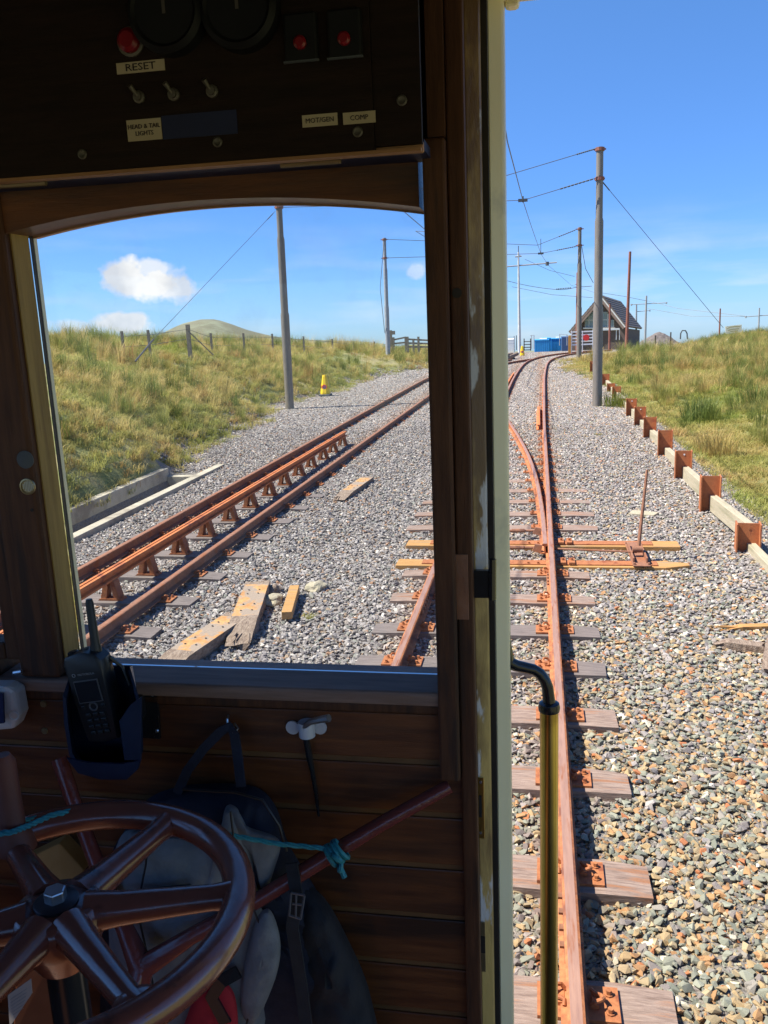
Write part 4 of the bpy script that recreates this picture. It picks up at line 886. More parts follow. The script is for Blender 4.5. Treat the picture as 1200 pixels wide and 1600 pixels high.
# stile, posts
st = thing('wooden_stile', at(830, 546, Y=72), 'dark wooden step stile between the whitish pole and blue containers', 'stile')
for x in (819, 829): MB().box(at(x-.7, 548, Y=72), at(x+.7, 529, Y=72)+Vector((0, .1, 0))).build('post', m_dkwood, st)
for y0 in (533, 537.5, 542, 546): MB().box(at(818, y0+1.6, Y=72), at(830, y0, Y=72)+Vector((0, .2, 0))).build('rail', m_dkwood, st)
wp = thing('white_post_pair', at(832, 545, Y=73), 'pair of whitish gate posts joined by a bar right of the stile', 'post')
for x in (830.5, 834.5): MB().box(at(x-.6, 545, Y=73), at(x+.6, 524, Y=73)+Vector((0, .1, 0))).build('post', m_polepale, wp)
MB().box(at(828.5, 524.5, Y=73.1), at(835, 523.6, Y=73.1)+Vector((0, .06, 0))).build('bar', m_poleblue, wp)
tf = thing('tubular_fence', at(797, 545, Y=74), 'thin grey railing left of the whitish pole', 'railing')
for x in (793, 803.5, 807): MB().box(at(x-.5, 547, Y=74), at(x+.5, 525 if x < 806 else 524, Y=74)+Vector((0, .06, 0))).build('post', m_dkgrey if x > 805 else m_poleblue, tf)
for y0 in (526.5, 532, 537): MB().box(at(780, y0+.5, Y=74), at(804, y0, Y=74)+Vector((0, .04, 0))).build('bar', m_poleblue, tf)
hb = thing('handrail_frame', at(880, 527, Y=80), 'light grey tube frame above the storage unit', 'railing')
MB().tube([at(874.5, 540, Y=80), at(874.5, 522, Y=80), at(886, 523, Y=80), at(886, 540, Y=80)], .04, 6).build('tube_frame', m_poleblue, hb)
# building
bl = thing('gabled_building', (8.8, 120, -3), 'dark slate roofed A frame building with gable windows on the skyline', 'building')
ap = at(939, 463, Y=120); le = at(890, 520, Y=121); re = at(977, 511, Y=119.2); dv = at(968, 472, Y=136)-ap
ap = ap.copy(); gd = (re-le); gd.z = 0; gd.normalize(); dvh = Vector((dv.x, dv.y, 0)); 
lz = (ap.z+1.0*0)
def roofslab(p_ap, p_ev, nm):
    n = (p_ev-p_ap).cross(dv).normalized()
    if n.z < 0: n = -n
    b = MB(); b.prism([p_ap, p_ev, p_ev+dv, p_ap+dv], n*.18); o = b.build(nm, m_slate, bl)
    rows = 12
    for k in range(rows):
        q = p_ap.lerp(p_ev, (k+.5)/rows); e = (p_ev-p_ap).normalized()*((p_ev-p_ap).length/rows*.46)
        MB().prism([q-e+n*.185, q+e+n*.22, q+e+dv+n*.22, q-e+dv+n*.185], n*.03).build('slate_course', m_slate, o)
    return o
e0 = Vector((gd.x, gd.y, 0))
ledge = ap-e0*((ap-le).dot(e0)); ledge.z = le.z; redge = ap+e0*((re-ap).dot(e0)); redge.z = re.z
roofslab(ap, ledge, 'roof'); roofslab(ap, redge, 'roof')
inn = dv.normalized()
gw = lambda u, z: ap+e0*u+Vector((0, 0, z-ap.z))+inn*.9
wl = (ap-ledge).length; hl = ap.z-ledge.z; ul = -(ap-ledge).dot(e0); ur = (redge-ap).dot(e0)
MB().prism([gw(0, ap.z-.15), gw(ul*.97, ledge.z+.05), gw(ul*.97, -3.6), gw(ur*.97, -3.6), gw(ur*.97, redge.z+.05)], inn*.2).build('gable_wall', m_bwall, bl)
MB().prism([gw(ur*.93, redge.z-.1)+inn*.3, gw(ur*.93, -3.6)+inn*.3, gw(ur*.93, -3.6)+dv*.97, gw(ur*.93, redge.z-.1)+dv*.97], -e0*.2).build('side_wall', m_bwall, bl)
for u1, ev, mt in ((ul, ledge, m_trimb), (ur, redge, m_polepale)):
    a, c = ap-inn*.05, ev-inn*.05; d = (c-a); nn = Vector((0, 0, 1)).cross(inn).normalized(); up_ = d.cross(inn).normalized()
    if up_.z > 0: up_ = -up_
    MB().prism([a, c, c+up_*.42, a+up_*.42], inn*.1).build('bargeboard', m_trimb, bl)
    MB().prism([a-inn*.02-up_*.05, c-inn*.02-up_*.05, c-inn*.02+up_*.10, a-inn*.02+up_*.10], inn*.015).build('barge_strip', mt, bl)
    MB()
def bp_(px, py): 
    # point on the gable plane
    d = CR*(px-600)-CU*(py-800)+CF*FPX; o = Vector((0, 0, EYE)); q = gw(0, 0); n = e0.cross(Vector((0, 0, 1))); t = (q-o).dot(n)/d.dot(n); return o+d*t-inn*.06
for (x0, x1, y0, y1) in ((914.5, 920, 492, 499.5), (921, 927, 488, 499.5), (914.5, 920, 501, 511), (921, 927, 501, 511), (939.5, 949, 488, 499), (950, 954, 491, 499), (939.5, 949, 500.5, 510.5), (950, 959, 500.5, 510.5)):
    f = MB(); f.prism([bp_(x0-.6, y0-.6), bp_(x1+.6, y0-.6), bp_(x1+.6, y1+.6), bp_(x0-.6, y1+.6)], -inn*.03); fo = f.build('window', m_polepale, bl)
    MB().prism([bp_(x0, y0)-inn*.035, bp_(x1, y0)-inn*.035, bp_(x1, y1)-inn*.035, bp_(x0, y1)-inn*.035], -inn*.01).build('pane', m_winglass, fo)
MB().prism([bp_(912, 512), bp_(962, 512), bp_(962, 514), bp_(912, 514)], -inn*.4).build('balcony_edge', m_polepale, bl)
# mound, arch, sign, cones
bm = bmesh.new(); bmesh.ops.create_icosphere(bm, subdivisions=5, radius=1)
for v in bm.verts:
    r_ = math.hypot(v.co.x, v.co.y); v.co = Vector((v.co.x*4.2, v.co.y*3.4, 2.5*(1-r_**1.35) if v.co.z >= 0 else v.co.z*.5)); v.co *= 1+.10*noise.noise(v.co*.45)+.04*noise.noise(v.co*1.7)
me = bpy.data.meshes.new('gravel_mound'); bm.to_mesh(me); bm.free(); me.materials.append(m_mound); o = bpy.data.objects.new('gravel_mound', me); COL.objects.link(o); o.location = at(1030, 542, Y=150)-Vector((0, 0, .1)); tag(o, 'heap of dark brown gravel right of the gabled building', 'gravel heap', kind='stuff')
a = at(1068, 518, Y=95); b = MB(); b.tube([at(1063, 530, Y=95), at(1063.5, 521, Y=95), at(1066, 516.5, Y=95), at(1071, 516.5, Y=95), at(1073.5, 521, Y=95), at(1074, 530, Y=95)], .07, 8); tag(b.build('hoop_stand', m_dkgrey, origin=a, smooth=True), 'dark hoop shaped metal stand on the skyline right of the gravel heap', 'metal hoop')
sb = thing('signboard', at(1146, 522, Y=80), 'cream signboard with rounded lettering lines on the grassy skyline', 'sign')
b = MB(); q = [at(1133, 510, Y=80), at(1159, 507, Y=80), at(1159, 519, Y=80), at(1134.5, 522, Y=80)]; b.prism(q, (0, .08, 0)); b.build('board', m_signcream, sb)
for x in (1137, 1156): MB().box(at(x-.6, 530, Y=80)+Vector((0, .1, 0)), at(x+.6, 512, Y=80)+Vector((0, .18, 0))).build('leg', m_greywood, sb)
b = MB(); b.tube([at(1136, 513.5, Y=79.9), at(1141, 511, Y=79.9), at(1148, 509.8, Y=79.9), at(1157, 510.5, Y=79.9)], .035, 5); b.tube([at(1138, 516, Y=79.9), at(1146, 514.3, Y=79.9), at(1155, 513.6, Y=79.9)], .03, 5); b.tube([at(1141, 518, Y=79.9), at(1153, 516.6, Y=79.9)], .025, 5); b.build('lettering', m_signtxt, sb)
for k, (x, y0, y1, mt, lb) in enumerate(((1136, 540, 530, m_white, 'small white marker post in the grass below the signboard'), (1155.5, 541, 530, m_orange, 'small orange traffic cone in the grass below the signboard'))):
    p = at(x, y0, Y=66); h = at(x, y1, Y=66).z-p.z; t = thing('marker_cone', p, lb, 'marker'); MB().lathe(p-Vector((0, 0, .2)), (0, 0, 1), [(.14, 0), (.13, .2), (.05, h+.2)], 12).build('marker_body', mt, t, smooth=True); MB().box(p+Vector((-.2, -.2, -.25)), p+Vector((.2, .2, -.18))).build('base', mt, t)
for x, yt, yb, k in ((1048, 519, 531, 0), (1147, 536, 546, 1), (1197, 530, 552, 2), (1024, 524, 532, 3)):
    Yd = 66; p = at(x, yb, Y=Yd); tag(MB().box(p+Vector((-.05, -.05, -.4)), at(x, yt, Y=Yd)+Vector((.05, .05, 0))).build('fence_post', m_dkwood, origin=p), ['short dark post just right of the gravel heap', 'short dark post between the white marker and orange cone', 'dark post standing at the right edge in the grass', 'short dark post in front of the gravel heap'][k], 'post')
# log pile
for k, (x0, y0, x1, y1, r) in enumerate(((786, 562, 808, 553, .12), (786, 568, 803, 561, .11), (788, 556, 800, 553, .09), (790, 572, 800, 567, .08))):
    a, c = at(x0, y0, Y=51), at(x1, y1, Y=53); o = MB().tube([a, c], r, 8).build('old_sleeper_log', m_debris, origin=a); tag(o, ['longest dark log, on top of the pile left of the track', 'second dark log below the longest one', 'small dark log behind the pile', 'lowest short dark log of the pile'][k], 'log', 'old logs piled left of the track')
# rush clumps that stand out on their own
for k, (x, y, s, lb) in enumerate(((961, 640, 1.1, 'small dense rush clump standing alone by the row of rusty posts'), (1095, 640, 1.5, 'broad rush clump right of the rusty post row'), (1120, 690, 1.3, 'rush clump at the edge of the trodden grass near the right edge'), (1180, 620, 1.5, 'tall rush clump by the right edge of the picture'), (1070, 580, 1.4, 'upright dark rush clump in the middle of the right field'), (1040, 610, 1.2, 'rush clump left of the broad one in the right field'))):
    p = at(x, y+8, z=-.35); t = tuft('rush_clump', 260, .30, .62, .006, .40, m_ru, 300+k, 1); t.location = (p.x, p.y, gz(p.x, p.y)-.03); t.scale = (s, s, s*.9); tag(t, lb, 'rushes', 'rush clumps in the right field')

for k, (x, y, s_, lb) in enumerate(((934, 682, .9, 'small green weed in the ballast right of the points'), (481, 962, .7, 'tiny weed in the ballast right of the short batten'), (427, 636, 1.0, 'weed at the ballast edge left of the nearest left pole'), (720, 790, .6, 'faint weed between the two tracks'))):
    p = at(x, y, z=-.15); t = tuft('ballast_weed', 60, .10, .10, .006, 1.0, m_gr, 330+k); t.location = (p.x, p.y, gz(p.x, p.y)+.02); t.scale = (s_, s_, s_); tag(t, lb, 'weed')

# ------------------------------------------------------------------ the tramcar's driving cab
YI, YG, YO = 1.19, 1.237, 1.255
cab = thing('tramcar_cab', (-.44, 1.19, .85), 'dark varnished wooden driving cab of the tramcar, seen from inside', 'tramcar')
def part(b, name, mt, **k): return b.build(name, mt, cab, **k)
def yx(px, Y, py=560): return at(px, py, Y=Y).x
# lower wall of tongued boards
zs = [1.822, 1.738, 1.650, 1.560, 1.470, 1.380, 1.290, 1.20, 1.11, .85]
for k in range(len(zs)-1):
    o = part(MB().box((-1.54, YI, zs[k+1]+.0048), (-.105, YI+.02, zs[k]-.0048)), 'wall_board', m_wood, bevel=.002)
    MB().box((-1.54, YI+.003, zs[k+1]-.0045), (-.105, YI+.016, zs[k+1]+.0045)).build('board_joint', m_woodbevel if k < 6 else m_wood, o)
part(MB().box((-1.56, YI+.021, .4), (-.10, YO+.01, 1.845)), 'outer_panel', m_cream)
part(MB().box((-.862, 1.172, 1.838), (-.120, YO+.02, 1.860)), 'window_sill', m_sill, bevel=.005)
part(MB().box((-.862, 1.180, 1.822), (-.120, YI+.01, 1.8365)), 'sill_moulding', m_woodv, bevel=.003)
part(MB().box((-1.56, 1.168, 1.850), (-.868, YO+.02, 1.885)), 'side_window_sill', m_wood, bevel=.004)
# window posts
part(MB().box((-.818, 1.176, 1.861), (-.7482, 1.2495, 2.62)), 'window_post', m_woodv, bevel=.006)
part(MB().box((-.846, 1.186, 1.886), (-.8185, YI+.04, 2.62)), 'side_window_stile', m_woodv, bevel=.004)
part(MB().box((-1.56, 1.186, 1.8855), (-.8465, YI+.04, 1.915)), 'side_window_rail', m_woodv, bevel=.004)
part(MB().box((-.7478, YI+.004, 1.861), (-.7455, YG+.002, 2.56)), 'window_reveal', m_reveal)
part(MB().box((-.7478, YG+.0025, 1.861), (-.7450, 1.2498, 2.56)), 'window_seal', m_dark)
part(MB().box((-.818, 1.2502, 1.862), (-.7445, 1.259, 2.60)), 'outer_frame', m_cream)
part(MB().box((-1.56, YI, 1.86), (-1.50, YO+.02, 2.9)), 'corner_post', m_woodv)
# right of the window: post, door post, jamb strips
XR = -.1445
def stripe(px0, px1, Y, th, name, mt, z0=.85, z1=3.0, **k):
    return part(MB().box((yx(px0, Y), Y, z0), (yx(px1, Y)-.0003, Y+th, z1)), name, mt, **k)
zt = at(693, 1222, Y=1.165).z
b = MB(); b.box((XR, 1.165, zt), (-.1145, 1.235, 2.62)); part(b, 'window_post', m_woodv, bevel=.004)
part(MB().box((XR+.008, 1.1652, 2.6205), (-.1145, 1.235, 3.0)), 'upper_post', m_woodv)
part(MB().box((-.1140, 1.178, .85), (-.0905, 1.25, 3.0)), 'door_post', m_woodv, bevel=.003)
xa_, xb_ = yx(732, 1.200), yx(757.5, 1.214)
part(MB().prism([(x, y, .85) for x, y in ((xa_, 1.25), (xa_, 1.201), (xa_+.003, 1.199), (xb_-.002, 1.212), (xb_, 1.216), (xb_, 1.25))], (0, 0, 2.15)), 'door_jamb', m_peel, bevel=.001)
stripe(757.8, 768, 1.226, .03, 'rebate', m_dark)
x0, x1 = yx(768, 1.262), yx(792.5, 1.262)
pr = [(x0, 1.240), (x0+.003, 1.239), (x1-.005, 1.254), (x1-.001, 1.258), (x1, 1.263), (x1, 1.30), (x0, 1.30)]
part(MB().prism([(x, y, .5) for x, y in pr], (0, 0, 2.6)), 'corner_pillar', m_cream, smooth=True)
b = MB(); c = at(800, 6, Y=1.3); b.box((x1, 1.27, c.z-.01), (x1+.02, 1.30, 3.0), .0); part(b, 'roof_bracket', m_cream, bevel=.006)
part(MB().cyl(at(714, 458, Y=1.177), (0, -1, 0), .0065, .001, 16), 'screw_hole', m_dark)
# hinge / latch plates on the door post
o = part(MB().box(at(704, 968, Y=1.176), at(731, 866, Y=1.1775)), 'latch_plate', m_rustdark, bevel=.001)
b = MB(); a = at(738, 905, Y=1.19); b.box(a+Vector((-.004, 0, -.028)), a+Vector((.030, .012, .012)), .002); b.tube([a+Vector((.028, 0, -.03)), a+Vector((.029, 0, .03))], .0055, 8); part(b, 'latch_catch', m_black)
o = part(MB().box(at(744, 1310, Y=1.198), at(756, 1214, Y=1.1995)), 'lock_plate', m_brass, bevel=.0008)
MB().box(at(748.5, 1277, Y=1.1972), at(752.5, 1243, Y=1.1978)).build('lock_slot', m_dark, o)
for y in (1222, 1301): MB().cyl(at(751, y, Y=1.1978), (0, -1, 0), .0022, .001, 10).build('screw', m_steel, o)
o = part(MB().box(at(749, 1518, Y=1.198), at(758, 1440, Y=1.1995)), 'lock_plate', m_brassdull, bevel=.0008)
MB().box(at(751.5, 1489, Y=1.1972), at(758, 1463, Y=1.1978)).build('lock_slot', m_dark, o)
# arched header
pts = []; zc, ze = 2.5665, 2.5395; n = 24
xa, xb = -.748, -.152
for k in range(n+1):
    u = k/n; pts.append((xa+(xb-xa)*u, zc-(zc-ze)*(2*u-1)**2))
b = MB()
vs = []
for (x, z) in pts: vs += [(x, YI-.006, z), (x, YI-.006, 2.62), (x, YO-.008, z), (x, YO-.008, 2.62)]
fs = []
for k in range(n): a = 4*k; fs += [(a, a+4, a+5, a+1), (a+2, a+3, a+7, a+6), (a, a+2, a+6, a+4), (a+1, a+5, a+7, a+3)]
fs += [(0, 1, 3, 2), (4*n, 4*n+2, 4*n+3, 4*n+1)]
b._add(vs, fs); part(b, 'arched_header', m_wood)
b = MB(); vs = []
for (x, z) in pts: vs += [(x, YO-.006, z-.003), (x, YO-.006, 2.63), (x, YO+.016, z-.001), (x, YO+.016, 2.63)]
b._add(vs, fs); part(b, 'outer_arch', m_litedge)
part(MB().box((-1.56, YI-.005, 2.56), (-.8186, YO, 2.62)), 'side_header', m_wood)
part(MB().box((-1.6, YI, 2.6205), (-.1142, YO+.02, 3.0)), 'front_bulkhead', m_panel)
o = part(MB().box((-.745, YG, 1.862), (XR+.002, YG+.004, 2.57)), 'window_pane', m_glass)
part(MB().box((-1.50, YG, 1.89), (-.847, YG+.004, 2.56)), 'window_pane', m_glass)
# roof, floor, sides and rear (what closes the cab around the camera)
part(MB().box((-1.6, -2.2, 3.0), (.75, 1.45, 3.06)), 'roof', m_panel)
part(MB().box((-1.6, -2.2, .79), (.72, 1.27, .85)), 'floor', m_wood)
part(MB().box((-1.60, -2.2, .85), (-1.56, 1.27, 1.9)), 'side_wall', m_wood)
part(MB().box((-1.60, 1.02, 1.9005), (-1.56, 1.27, 2.999)), 'side_wall', m_wood)
part(MB().box((-1.60, -2.2, 2.6), (-1.56, 1.0195, 2.999)), 'side_wall', m_wood)
for y_ in (-1.2, -.2): part(MB().box((-1.60, y_, 1.9005), (-1.56, y_+.08, 2.5995)), 'side_window_mullion', m_woodv)
part(MB().box((.68, -2.2, .85), (.72, -1.75, 2.999)), 'side_wall', m_wood)
part(MB().box((.68, -1.749, 2.65), (.72, 1.30, 2.999)), 'side_wall', m_wood)
part(MB().box((.62, 1.20, .5), (.72, 1.30, 2.999)), 'corner_pillar', m_cream)
part(MB().box((-.05, 1.22, 2.80), (.62, 1.28, 2.999)), 'door_head', m_cream)
b = MB(); b.box((-1.6, -2.24, .85), (.72, -2.2, 1.9)); b.box((-1.6, -2.24, 2.6), (.72, -2.2, 3.0)); part(b, 'rear_partition', m_wood)
# fittings on the left post
part(MB().lathe(at(40, 718, Y=1.174), (0, -1, 0), [(.0135, 0), (.0135, .002), (.011, .003)], 24), 'round_cap', m_dkgrey, smooth=True)
o = part(MB().lathe(at(44, 760, Y=1.1755), (0, -1, 0), [(.0125, 0), (.0125, .003), (.010, .0035), (.0095, .002)], 24), 'lock_escutcheon', m_brassdull, smooth=True)
b = MB()
for k in range(-3, 4): h = math.sqrt(.0088**2-(k*.0026)**2)*.9; c = at(44, 760, Y=1.1715)+Vector((k*.0026, 0, 0)); b.box(c+Vector((-.0008, 0, -h)), c+Vector((.0008, .001, h)))
b.build('escutcheon_ribs', m_steel, o)
part(MB().cyl(at(50, 797, Y=1.175), (0, -1, 0), .0028, .0006, 10), 'screw_hole', m_dark)
part(MB().tube([at(22, 1051, Y=1.166), at(34, 1049, Y=1.166)], .0035, 8), 'sill_bolt', m_steel)
for x, y in ((68, 1100), (70, 1142)): part(MB().lathe(at(x, y, Y=1.189), (0, -1, 0), [(.006, 0), (.005, .002)], 12), 'wall_screw', m_brassdull)
# control box above the window
PY = 1.08; pz = 2.4013+.1795*PY
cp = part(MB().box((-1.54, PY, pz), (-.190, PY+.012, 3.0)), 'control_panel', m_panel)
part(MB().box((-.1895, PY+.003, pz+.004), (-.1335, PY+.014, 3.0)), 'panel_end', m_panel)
part(MB().box((-1.54, PY+.0125, pz-.004), (-.1335, PY+.024, pz+.009)), 'lit_edge', m_litedge, bevel=.002)
part(MB().box((-1.54, PY+.001, pz-.0045), (-.135, PY+.012, pz-.0005)), 'panel_lip', m_litedge)
part(MB().box((-1.54, PY+.0245, pz), (-.1335, YI-.001, pz+.012)), 'panel_soffit', m_bluetape)
def onp(x, y, d=0): return at(x, y, Y=PY-d)
FR = (R_(90), 0, 0)
def label(px0, py0, px1, py1, lines, size, mt=m_label, slope=True):
    a = onp(px0, py1, .0008); c = onp(px1, py0, .0008); z0 = (onp(px0, py1).z+onp(px1, py1).z)/2; z1 = (onp(px0, py0).z+onp(px1, py0).z)/2
    z0, z1 = min(onp(px0, py1).z, 9), z1
    xm = (a.x+c.x)/2
    o = MB().box((a.x, PY-.0012, z0), (c.x, PY-.0002, z1)).build('name_label', mt, cp)
    for k, s in enumerate(lines):
        text(s, size, m_ink, o, (xm, PY-.0016, (z0+z1)/2+((len(lines)-1)/2-k)*size*1.15), FR, sx=1.25 if s == 'RESET' else 1)
    return o
def labelz(cx, cy, w, h, lines, size, mt=m_label):
    c = onp(cx, cy); o = MB().box((c.x-w/2, PY-.0012, c.z-h/2), (c.x+w/2, PY-.0002, c.z+h/2)).build('name_label', mt, cp)
    for k, s in enumerate(lines): text(s, size, m_ink, o, (c.x, PY-.0016, c.z+((len(lines)-1)/2-k)*size*1.1-size*.02), FR, sx=1.3 if s == 'RESET' else 1)
PX = PY/1354*1.0
labelz(220, 104.5, .062, .0125, ['RESET'], .0115)
labelz(226, 203, .045, .0245, ['HEAD & TAIL', 'LIGHTS'], .0073)
labelz(500, 188, .043, .0135, ['MOT/GEN'], .0078)
labelz(561.5, 184, .039, .0130, ['COMP'], .0078)
c = onp(312, 195); MB().box((c.x-.048, PY-.0011, c.z-.0135), (c.x+.048, PY-.0002, c.z+.0135)).build('tape_strip', m_bluetape, cp)
c = onp(205, 66); o = MB().lathe(c, (0, -1, 0), [(.017, 0), (.017, .003), (.0145, .004)], 24).build('reset_button', m_dimmetal, cp, smooth=True)
MB().lathe(c+Vector((0, -.004, 0)), (0, -1, 0), [(.0135, 0), (.0135, .006), (.009, .010)], 24).build('red_cap', m_redbut, o, smooth=True)
for x, y in ((218, 152), (272, 148), (332, 143)):
    c = onp(x, y); o = MB().lathe(c, (0, -1, 0), [(.0075, 0), (.0075, .003), (.005, .004), (.005, .008)], 12).build('toggle_switch', m_dimmetal, cp, smooth=True)
    MB().tube([c+Vector((0, -.006, 0)), c+Vector((-.004, -.016, .010))], .0025, 8, rs=[.0018, .0034]).build('toggle_lever', m_dimmetal, o, smooth=True)
for x, y in ((268, 25), (380, 18)):
    c = onp(x, y); o = MB().lathe(c, (0, -1, 0), [(.046, 0), (.046, .02), (.040, .026), (.036, .022)], 40).build('gauge', m_gauge, cp, smooth=True)
    MB().cyl(c+Vector((0, -.0225, 0)), (0, -1, 0), .036, .0005, 32).build('gauge_face', m_gauge, o)
    MB().box(c+Vector((-.002, -.0235, -.004)), c+Vector((.002, -.0232, .028))).build('gauge_needle', m_dimmetal, o)
for x, y in ((473, 74), (541, 68)):
    c = onp(x, y); o = MB().box(c+Vector((-.020, -.010, -.017)), c+Vector((.020, 0, .035))).build('breaker_box', m_gauge, cp, bevel=.003)
    MB().lathe(c+Vector((0, -.010, .002)), (0, -1, 0), [(.0075, 0), (.0075, .004), (.005, .006)], 16).build('red_cap', m_redbut, o, smooth=True)
    MB().box(c+Vector((-.021, -.012, -.0185)), c+Vector((.021, -.008, -.0165))).build('box_lip', m_dkgrey, o)
for x, y in ((129, 241), (340, 222), (559, 206), (628, 157)):
    c = onp(x, y); MB().lathe(c, (0, -1, 0), [(.0062, 0), (.0062, .0012), (.0045, .002), (.0025, .001)], 14).build('screw', m_dimmetal, cp, smooth=True)
for x0, x1, y in ((-20, 70, 273), (438, 532, 240.5)):
    a, c = at(x0, y+5, Y=PY+.03), at(x1, y-4, Y=PY+.03); part(MB().tube([(a.x, PY+.03, pz-.004), (c.x, PY+.03, pz-.004)], .004, 8), 'brass_hinge', m_brassdull)

# brass handrail outside the doorway
hr = thing('grab_handrail', (.017, 1.27, 1.2), 'polished brass vertical grab rail on a black curved bracket outside the doorway', 'handrail')
hc = at(858, 1105, Y=1.30)
MB().tube([hc, Vector((hc.x+.001, 1.30, .75))], .0148, 24).build('brass_tube', m_brass, hr, smooth=True)
b = MB(); b.lathe(hc+Vector((0, 0, -.006)), (0, 0, 1), [(.0165, 0), (.0175, .006), (.016, .013), (.010, .016)], 20)
p1, p2, p3, p4, p5 = at(857, 1088, Y=1.30), at(851, 1062, Y=1.30), at(833, 1046, Y=1.295), at(806, 1040, Y=1.285), at(794, 1034, Y=1.28)
b.tube([hc+Vector((0, 0, .008)), p1, at(855.5, 1074, Y=1.30), p2, at(843, 1052, Y=1.30), p3, at(820, 1043, Y=1.29), p4, p5], .0095, 12, rs=[.0105, .0098, .0095, .0092, .0092, .009, .009, .0095, .010])
b.tube([p5, at(791, 1000, Y=1.278), at(790, 955, Y=1.274), at(789.5, 922, Y=1.272)], .006, 8, rs=[.010, .0068, .0055, .006]); b.build('bracket', m_black, hr, smooth=True)

# brake wheel
WZ = 1.75; wc = at(95, 1415, z=WZ)+Vector((.006, -.016, 0)); Rr = .205
bw = part(MB().torus(wc, (0, 0, 1), Rr, .0190, 72, 16), 'brake_wheel', m_maroon, smooth=True)
MB().lathe(wc+Vector((0, 0, -.030)), (0, 0, 1), [(.030, -.03), (.046, 0), (.052, .012), (.052, .034), (.047, .044), (.044, .046)], 32).build('hub', m_maroon, bw, smooth=True)
for a in (75, 17, -38, -95, -152, 138):
    d = Vector((math.cos(R_(a)), math.sin(R_(a)), 0)); MB().tube([wc+d*.032, wc+d*.07, wc+d*.13, wc+d*(Rr-.030), wc+d*(Rr-.008)], .015, 12, rs=[.024, .0195, .0165, .0150, .0175]).build('spoke', m_maroon, bw, smooth=True)
MB().lathe(wc+Vector((0, 0, .0162)), (0, 0, 1), [(.025, 0), (.025, .003), (.023, .0045)], 28).build('washer', m_washer, bw, smooth=True)
MB().tube([wc+Vector((.0, 0, .020)), wc+Vector((0, 0, .034))], .0130, 6).build('hex_bolt', m_steel, bw, bevel=.002)
hp = Vector((at(22, 1300, Y=.90).x, .90, WZ)); 
MB().tube([hp+Vector((0, 0, .0)), hp+Vector((0, 0, .02)), hp+Vector((0, 0, .03)), hp+Vector((0, 0, .122)), hp+Vector((0, 0, .132))], .015, 14, rs=[.026, .021, .0155, .0145, .009]).build('crank_handle', m_maroondull, bw, smooth=True)
bs = wc+Vector((math.cos(R_(-38)), math.sin(R_(-38)), 0))*(Rr-.008); MB().lathe(bs+Vector((0, 0, -.033)), (0, 0, 1), [(.020, 0), (.024, .020), (.0255, .036), (.024, .043), (.018, .047), (.008, .0485)], 24).build('boss', m_maroon, bw, smooth=True)
part(MB().tube([wc-Vector((0, 0, .06)), Vector((wc.x+.003, wc.y, .85))], .022, 16), 'brake_column', m_black, smooth=True)
# maroon stay rods behind the wheel
j = at(222, 1512, Y=1.02)
part(MB().tube([at(703, 1228, Y=1.17), at(600, 1285, Y=1.14), at(525, 1330, Y=1.12), at(400, 1408, Y=1.08), at(300, 1462, Y=1.045), j, at(205, 1600, Y=1.0)], .0115, 14, rs=[.0105, .0115, .0125, .012, .0125, .019, .016]), 'stay_rod', m_maroonold, smooth=True)
part(MB().tube([at(92, 1185, Y=1.15), at(118, 1262, Y=1.13), at(155, 1360, Y=1.09), at(195, 1450, Y=1.05), j, at(195, 1600, Y=.99)], .012, 14, rs=[.013, .012, .012, .013, .02, .012]), 'stay_rod', m_maroonold, smooth=True)
# holder bracket + holder for the radio
def PR(x, y, Y=1.10): return at(x, y, Y=Y)
b = MB(); b.prism([at(222, 1070, Y=1.186), at(247, 1076, Y=1.186), at(252, 1152, Y=1.186), at(222, 1150, Y=1.186)], (0, -.006, 0)); b.box(at(205, 1130, Y=1.15), at(228, 1080, Y=1.185)); ho = part(b, 'holder_bracket', m_black)
for x, y in ((238, 1085), (245, 1142)): MB().lathe(at(x, y, Y=1.18), (0, -1, 0), [(.0035, 0), (.002, .002)], 10).build('screw', m_steel, ho)
b = MB()
fr_, bk = 1.075, 1.145
# the holder is an open shell: left cheek, right cheek, back, bottom cup and front lip
def q(x, y, Y): return at(x, y, Y=Y)
outl = [(100, 1082), (97, 1110), (104, 1165), (114, 1196), (130, 1208)]; outr = [(207, 1042), (222, 1075), (226, 1120), (227, 1180), (212, 1214)]
th = .0035
vs = []; fs = []
ringF = [q(112, 1045, bk-.02), q(98, 1088, fr_), q(100, 1130, fr_), q(108, 1180, fr_), q(124, 1206, fr_), q(160, 1216, fr_), q(200, 1216, fr_), q(217, 1200, fr_), q(224, 1170, fr_), q(222, 1110, fr_), q(213, 1075, fr_), q(203, 1042, bk-.02)]
ringB = [Vector((p.x*1.0, bk, 0)) for p in ringF]
ringB = [q(116, 1042, bk), q(106, 1085, bk), q(108, 1125, bk), q(115, 1172, bk), q(130, 1196, bk), q(160, 1203, bk), q(198, 1203, bk), q(213, 1192, bk), q(219, 1165, bk), q(217, 1108, bk), q(211, 1072, bk), q(207, 1040, bk)]
n = len(ringF); cen = sum(ringF, Vector())/n
inF = [p+(cen-p).normalized()*.006 for p in ringF]
vs = ringF+ringB+inF+[p+(cen-p).normalized()*.006 for p in ringB]
for i in range(n-1): fs += [(i, i+1, n+i+1, n+i), (2*n+i, 3*n+i, 3*n+i+1, 2*n+i+1), (i, 2*n+i, 2*n+i+1, i+1)]
b = MB(); b._add(vs, fs); b._add(ringB, [tuple(range(n))])
b.prism([q(106, 1183, fr_), q(124, 1206, fr_), q(160, 1216, fr_), q(200, 1216, fr_), q(217, 1200, fr_), q(221, 1186, fr_), q(190, 1192, fr_), q(140, 1190, fr_)], (0, -.004, 0))
